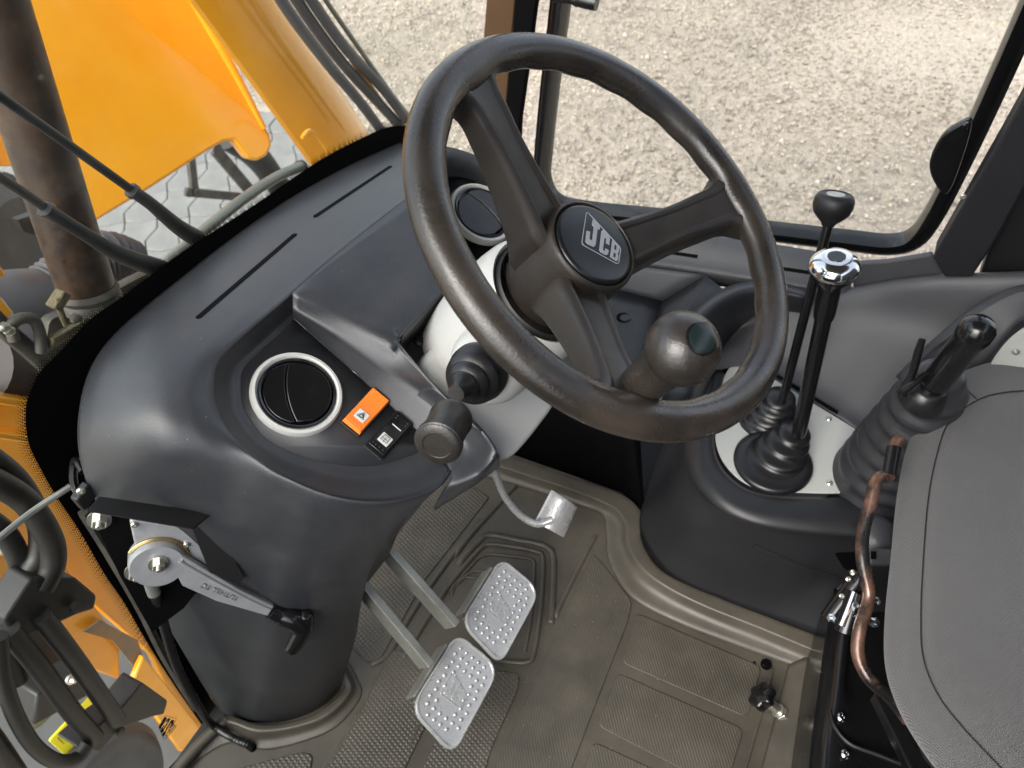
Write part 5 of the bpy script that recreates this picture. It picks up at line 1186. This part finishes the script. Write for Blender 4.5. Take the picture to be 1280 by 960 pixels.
# swept ridge on the panel and the second pale plate by the seat
bm = nb()
a0 = [W(1310, 352, x=1.0), W(1262, 360, x=.99), W(1215, 385, x=.97), W(1160, 430, x=.95), (W(1120, 470, x=.94))]
a1 = [W(1310, 366, x=.975), W(1270, 372, x=.965), W(1228, 396, x=.945), W(1172, 440, x=.93), (W(1128, 480, x=.925))]
a2 = [W(1310, 420, x=.96), W(1280, 400, x=.95), W(1250, 430, x=.93), W(1200, 490, x=.915), (W(1150, 540, x=.91))]
patch(bm, [a0, [lerp(p, q, .5) + Vector((-.008, 0, .006)) for p, q in zip(a0, a1)], a1, a2], 6, 5); solid('swept_ridge', bm, M_consoleg, con, .003, smooth=60)
bm = nb(); add_prism(bm, rnd(Wl([(1310, 390), (1262, 420), (1236, 455), (1230, 500), (1330, 500)], x=.90), .02), (-1, 0, .3), .004); obj('rear_plate', bm, M_plate, con, smooth=0, bevel=.001)
screw(W(1270, 440, x=.893), Vector((-1, 0, .3)).normalized(), .0042, M_bolt, con)
bm = nb(); add_prism(bm, Wl([(1062, 330), (1110, 327), (1165, 318), (1180, 345), (1160, 352), (1068, 368)], x=1.06), (1, 0, 0), .01); obj('corner_trim', bm, M_consoleg, con, smooth=0, bevel=.003)

# gear levers
def bellows(bm, p, ax, rs, hs, seg=40, squash=1.0):
    prof = []
    for i, (r, h) in enumerate(zip(rs, hs)):
        prof += [(h, r), (h + (hs[min(i + 1, len(hs) - 1)] - h) * .55, r * .985), ]
        if i < len(rs) - 1: prof += [(h + (hs[i + 1] - h) * .8, (r * .88 + rs[i + 1] * .1))]
    add_lathe(bm, p, ax, prof, seg)
lv = []
for base, top, kn_, R_, lab, nm in (((968, 575), (1048, 318), (1050, 303), 1, 'thick black gear lever with chrome topped knob in the nearer rubber boot', 'gear_lever'),
                               ((955, 525), (1036, 278), (1044, 258), 0, 'thin black lever with round matt black knob in the farther rubber boot', 'transfer_lever')):
    b0 = W(*base, z=PZ) if R_ else W(*base, z=PZ)
    g = thing(nm, b0, lab, 'lever', 'console levers')
    if R_:
        t0 = W(999, 540, z=.296); tk = W(1046, 320, d=.905)
        ax = Vector((.12, .0, 1)).normalized()
        bm = nb(); c0 = W(966, 578, z=PZ + .004)
        tt = W(998, 535, z=.292); axb = (tt - c0).normalized(); Lb = (tt - c0).length
        # boot leans with the lever: stacked tilted rings
        rows = []; NP = 22
        for i in range(NP + 1):
            t = i / NP; cc_ = lerp(c0, tt, t) ; rr_ = .045 * (1 - t) + .017 * t; fold = .5 + .5 * math.cos(t * 2 * math.pi * 4); rr_ += .0055 * (1 - fold) * (1 - .3 * t) - .001
            nrm = lerp(Vector((0, 0, 1)), Vector((.1, -.15, 1)).normalized(), t); a_, x_, y_ = frame(nrm)
            rows.append([cc_ + (x_ * math.cos(s) + y_ * math.sin(s)) * rr_ for s in [2 * math.pi * k / 48 for k in range(48)]])
        last = rows[-1]; cen = sum(last, Vector()) / 48; rows.append([cen + (p - cen) * .62 + Vector((0, 0, .007)) for p in last]); rows.append([cen + (p - cen) * .5 + Vector((0, 0, .009)) for p in last])
        V = add_grid(bm, rows, True); bm.faces.new(V[-1]); obj('boot', bm, M_rubber, g, smooth=60)
        bm = nb(); add_lathe(bm, c0 - Vector((0, 0, .001)), (0, 0, 1), [(0, .057), (.004, .057), (.008, .053), (.008, .04)], 48, xr=1.0); obj('boot_flange', bm, M_rubber, g, smooth=50)
        bm = nb(); add_tube(bm, [lerp(t0, tk, -.08), lerp(t0, tk, .5), tk], [.0105, .0105, .0105], 18); obj('shaft', bm, M_black, g)
        d_ = (tk - t0).normalized()
        bm = nb(); add_lathe(bm, lerp(t0, tk, .70), d_, [(0, .0125), (.01, .0135), (.04, .0135), (.055, .016), (.066, .0255), (.074, .0275)], 32); obj('knob_body', bm, M_black, g, smooth=50)
        kk = lerp(t0, tk, .70) + d_ * .0725
        bm = nb(); add_lathe(bm, kk, d_, [(0, .0285), (.002, .0300), (.007, .0298), (.012, .0278), (.0165, .0240), (.0190, .0185), (.0196, .0175), (.0200, .012), (.0202, .0002)], 48, cap=False); ck = obj('chrome_cap', bm, M_chrome, g, smooth=50)
        bm = nb(); a_, x_, y_ = frame(d_)
        for i in range(3): add_beam(bm, kk + d_ * .0204 + x_ * (i - 1) * .006 - y_ * .009, kk + d_ * .0204 + x_ * (i - 1) * .006 + y_ * .009, d_, .001, .0005)
        add_beam(bm, kk + d_ * .0204 - x_ * .007, kk + d_ * .0204 + x_ * .007, d_, .001, .0005); o = obj('shift_pattern', bm, M_zinc, ck, smooth=0); o.location = (0, 0, 0)
    else:
        t0 = W(980, 494, z=.30); tk = W(1040, 262, d=1.02)
        c0 = W(957, 524, z=PZ + .002); tt = W(978, 493, z=.292); rows = []; NP = 16; bm = nb()
        for i in range(NP + 1):
            t = i / NP; rr_ = .042 * (1 - t) + .016 * t + .004 * (.5 - .5 * math.cos(t * 2 * math.pi * 4)); cc_ = lerp(c0, tt, t)
            rows.append([cc_ + Vector((math.cos(s), math.sin(s), 0)) * rr_ for s in [2 * math.pi * k / 48 for k in range(48)]])
        V = add_grid(bm, rows, True); bm.faces.new(V[-1]); obj('boot', bm, M_rubber, g, smooth=60)
        bm = nb(); add_tube(bm, [lerp(t0, tk, -.06), tk], [.0068, .0068], 16); obj('shaft', bm, M_black, g)
        d_ = (tk - t0).normalized(); kk = tk
        bm = nb(); add_lathe(bm, kk, d_, [(-.022, .008), (-.018, .010), (-.012, .0165), (-.004, .0235), (.006, .0262), (.014, .0255), (.020, .0225), (.0215, .0195), (.0205, .0188), (.0207, .0002)], 40); obj('knob', bm, M_blackm, g, smooth=60)
        bm = nb(); a_, x_, y_ = frame(d_); add_lathe(bm, kk + d_ * .0206, d_, [(0, .012), (.0006, .0118), (.0007, .0001)], 24); obj('knob_inlay', bm, M_plate, g)
# hydraulic lever with big bellows
hl = thing('hydraulic_lever', W(1095, 600, z=PZ), 'black grip lever in large ribbed bellows beside the seat', 'lever')
c0 = W(1106, 598, z=PZ + .002); tt = W(1172, 478, d=.93); bm = nb(); rows = []; NP = 48; nr0 = Vector((-.1, .25, 1)).normalized(); nr1 = (tt - c0).normalized()
for i in range(NP + 1):
    t = i / NP; rr_ = .072 * (1 - t) + .031 * t + .0055 * (.5 - .5 * math.cos(t * 2 * math.pi * 8)); nrm = lerp(nr0, nr1, min(1, t * 1.5)); a_, x_, y_ = frame(nrm); cc_ = lerp(c0, tt, t)
    rows.append([cc_ + (x_ * math.cos(s) + y_ * math.sin(s)) * rr_ for s in [2 * math.pi * k / 56 for k in range(56)]])
cen = sum(rows[-1], Vector()) / 56; rows.append([cen + (p - cen) * .9 + nr1 * .012 for p in rows[-1]]); rows.append([cen + (p - cen) * .7 + nr1 * .02 for p in rows[-2]])
V = add_grid(bm, rows, True); bm.faces.new(V[-1]); obj('bellows', bm, mat('grey bellows rubber', (0.022, 0.022, 0.025), 0.36, grain=.2, gscale=500, mottle=.4, mscale=15), hl, smooth=70)
bm = nb(); add_lathe(bm, c0 - nr0 * .003, nr0, [(0, .084), (.006, .084), (.012, .076)], 48); obj('bellows_flange', bm, M_rubber, hl, smooth=50)
gA, gB = W(1166, 482, d=.885), W(1228, 405, d=.80); gd = (gB - gA).normalized(); gl = (gB - gA).length
bm = nb(); add_lathe(bm, gA, gd, [(-.02, .012), (0, .0135), (.004, .0160), (.012, .0165), (gl * .5, .0158), (gl * .75, .0162), (gl * .78, .0178), (gl * .86, .0188), (gl * .95, .0175), (gl * 1.02, .0125), (gl * 1.05, .005), (gl * 1.055, .0003)], 36); obj('grip', bm, M_black, hl, smooth=60)
bm = nb(); add_lathe(bm, gA, gd, [(-.03, .026), (-.014, .024), (-.006, .019), (-.003, .015)], 30); obj('grip_base', bm, M_rubber, hl, smooth=60)
bm = nb(); add_tube(bm, [W(1128, 492, d=.885), W(1140, 468, d=.875), W(1148, 440, d=.865), W(1153, 424, d=.86)], [.010, .006, .007, .0055], 12, flat=.7); obj('paddle', bm, M_black, hl)
bm = nb(); add_tube(bm, [W(1126, 490, d=.875), W(1142, 480, d=.87), W(1158, 466, d=.868)], [.006, .004, .003], 8); obj('trigger', bm, M_black, hl)

# ================================================================ SEAT
seat = thing('driver_seat', W(1180, 800, z=.3), 'charcoal woven fabric driver seat with piped seams at the lower right', 'seat')
Sil = [(1300, 447), (1240, 453), (1190, 472), (1155, 506), (1133, 560), (1121, 620), (1113, 700), (1106, 770), (1106, 830), (1120, 880), (1148, 930), (1190, 985), (1240, 1040)]
zs = .40
R1_ = [W(u, v, z=.405) for u, v in Sil]
R0_ = [W(u, v, z=.40) + Vector((.02, -.03, -.06)) for u, v in Sil]
In1 = [(1300, 462), (1245, 466), (1203, 484), (1172, 516), (1151, 566), (1140, 624), (1133, 700), (1128, 770), (1130, 830), (1145, 876), (1172, 920), (1214, 970), (1262, 1020)]
In2 = [(1300, 488), (1258, 490), (1222, 500), (1186, 528), (1170, 572), (1160, 626), (1154, 700), (1151, 770), (1154, 822), (1172, 868), (1202, 908), (1246, 955), (1292, 1005)]
In3 = [(1300, 560), (1280, 570), (1260, 585), (1250, 610), (1240, 640), (1235, 670), (1230, 710), (1228, 760), (1232, 790), (1246, 820), (1268, 850), (1300, 880), (1340, 930)]
In4 = [(1380, 650), (1375, 660), (1370, 670), (1365, 680), (1362, 690), (1360, 700), (1358, 715), (1356, 730), (1358, 745), (1362, 760), (1368, 775), (1380, 790), (1400, 820)]
bm = nb(); patch(bm, [R0_, R1_, [W(u, v, z=.432) for u, v in In1], [W(u, v, z=.445) for u, v in In2]], 6, 5)
obj('bolster', bm, M_seat, seat, smooth=80)
bm = nb(); e2 = [W(u, v, z=.445) for u, v in In2]; patch(bm, [[p + Vector((0, 0, -.002)) for p in e2], [lerp(a, W(u, v, z=.462), .3) + Vector((0, 0, .0045)) for a, (u, v) in zip(e2, In3)], [W(u, v, z=.462) for u, v in In3], [W(u, v, z=.466) for u, v in In4], [Vector((.84 - .50 * i / 12, -.62, .455)) for i in range(13)], [Vector((.84 - .50 * i / 12, -.66, .36)) for i in range(13)]], 6, 5)
obj('cushion', bm, M_seat, seat, smooth=80)
bm = nb(); add_tube(bm, [p + Vector((0, 0, .0002)) for p in e2], .0007, 6); obj('seam', bm, M_blackm, seat)
bm = nb(); add_tube(bm, [W(1222, 500, z=.4455), W(1206, 484, z=.434), W(1200, 470, z=.415)], .0008, 6); obj('cross_seam', bm, M_blackm, seat)
# underside pan, base box
bm = nb(); lo = [(1300, 520), (1200, 560), (1150, 620), (1128, 700), (1112, 800), (1112, 860), (1150, 950), (1240, 1060), (1500, 1060), (1500, 520)]
add_prism(bm, Wl(lo, z=.30), (0, 0, 1), .05); obj('cushion_pan', bm, M_blackm, seat, smooth=0, bevel=.01)
bm = nb()
bx = [[(1046, 735, .15), (1034, 800, .15), (1026, 860, .15), (1017, 930, .15), (1012, 1000, .15)],
      [(1058, 738, .17), (1048, 800, .17), (1042, 860, .17), (1034, 925, .17), (1030, 1000, .17)],
      [(1066, 740, .172), (1060, 800, .172), (1054, 862, .172), (1056, 915, .172), (1060, 1000, .172)],
      [(1072, 742, .155), (1070, 800, .155), (1066, 850, .155), (1090, 895, .16), (1110, 1000, .16)],
      [(1110, 742, .15), (1110, 800, .15), (1112, 850, .15), (1140, 900, .155), (1180, 1000, .155)],
      [(1150, 742, .15), (1150, 800, .15), (1160, 850, .15), (1200, 900, .155), (1240, 1000, .155)]]
rows = [[W(a, b, z=c) for a, b, c in r] for r in bx]; skirt = [p + Vector((.0, .0, -.15)) for p in rows[0]]
patch(bm, [skirt, [lerp(a, b, .9) + Vector((-.004, 0, 0)) for a, b in zip(skirt, rows[0])]] + rows, 6, 5); solid('base_cover', bm, M_black, seat, .003, smooth=50)
bm = nb(); add_tube(bm, [W(1037, 888, z=.178), W(1043, 908, z=.178), W(1062, 930, z=.178), (W(1100, 945, z=.178)), W(1150, 965, z=.178)], .003, 8); obj('edge_trim', bm, M_rubber, seat)
for q in ((1052, 897), (1057, 943)): screw(W(*q, z=.176), Vector((0, -.2, 1)).normalized(), .006, M_chrome, seat, 'bolt')
bm = nb(); add_beam(bm, W(1100, 868, z=.25), W(1165, 1000, z=.25), (0, 0, 1), .022, .02); obj('side_rail', bm, M_black, seat, smooth=0, bevel=.002)
# worn adjusting bar
bm = nb(); bar = [W(1127, 546, d=.90), W(1119, 556, d=.90), W(1113, 592, d=.89), W(1096, 599, d=.88), W(1088, 630, d=.875), W(1079, 665, d=.87), W(1078, 700, d=.86), W(1086, 745, d=.855), W(1075, 785, d=.845), W(1073, 820, d=.84), W(1088, 850, d=.83), W(1113, 872, d=.83), W(1135, 900, d=.83)]
add_tube(bm, bar, .0072, 16, n=6); obj('adjusting_bar', bm, M_copper, seat, smooth=60)
bm = nb(); add_tube(bm, [W(1118, 560, d=.897), W(1112, 594, d=.886)], .0085, 14); obj('bar_sleeve', bm, M_black, seat)
# latch cluster and buckle under the seat edge
bm = nb()
for a, b, r in (((1036, 775, .88), (1075, 722, .88), .011), ((1050, 740, .885), (1075, 718, .885), .006), ((1056, 790, .87), (1070, 740, .87), .012)): add_tube(bm, [W(a[0], a[1], d=a[2]), W(b[0], b[1], d=b[2])], r, 12)
obj('latch', bm, M_black, seat, smooth=40)
for (u, v), r in (((1068, 757), .007), ((1067, 768), .005), ((1040, 773), .005), ((1092, 778), .006), ((1096, 752), .005), ((1060, 724), .003), ((1066, 716), .003), ((1052, 745), .003)):
    bm = nb(); add_lathe(bm, W(u, v, d=.862), (CAM - W(u, v, d=.862)).normalized() + Vector((random.uniform(-.4, .4), random.uniform(-.4, .4), 0)), [(0, r), (r * .6, r), (r * .9, r * .5), (r * .7, r * .2)], 6 if r > .004 else 14); obj('nut', bm, M_chrome if r > .004 else M_bolt, seat, smooth=30)
bm = nb(); add_tube(bm, [W(1052, 782, d=.86), W(1060, 762, d=.86), W(1068, 740, d=.862)], .0035, 8); obj('latch_spring', bm, M_chrome, seat)
bk = thing('belt_buckle', W(1100, 690, z=.2), 'grey seat belt buckle tucked between console and seat edge', 'buckle')
bm = nb(); add_box(bm, W(1102, 697, d=.95), W(1112, 697, d=.95) - W(1092, 697, d=.95), (W(1102, 690, d=.95) - W(1102, 705, d=.95)), CAM - W(1102, 697, d=.95), .03, .022, .014); obj('body', bm, M_hosegr, bk, bevel=.004, seg=3)
bm = nb(); add_box(bm, W(1092, 694, d=.94), W(1112, 697, d=.95) - W(1092, 697, d=.95), (W(1102, 690, d=.95) - W(1102, 705, d=.95)), CAM - W(1102, 697, d=.95), .007, .010, .003); obj('slot', bm, M_void, bk)
bm = nb(); add_box(bm, W(1102, 735, d=.97), W(1112, 697, d=.95) - W(1092, 697, d=.95), (W(1102, 690, d=.95) - W(1102, 705, d=.95)), CAM - W(1102, 697, d=.95), .026, .06, .004); obj('strap', bm, M_blackm, bk, bevel=.001)
bm = nb(); add_lathe(bm, W(1098, 672, d=1.0), (0, -.3, 1), [(0, .03), (.012, .026), (.018, .016), (.02, .001)], 24); o = obj('seat_pivot_cap', bm, M_hosegr, seat, smooth=60)
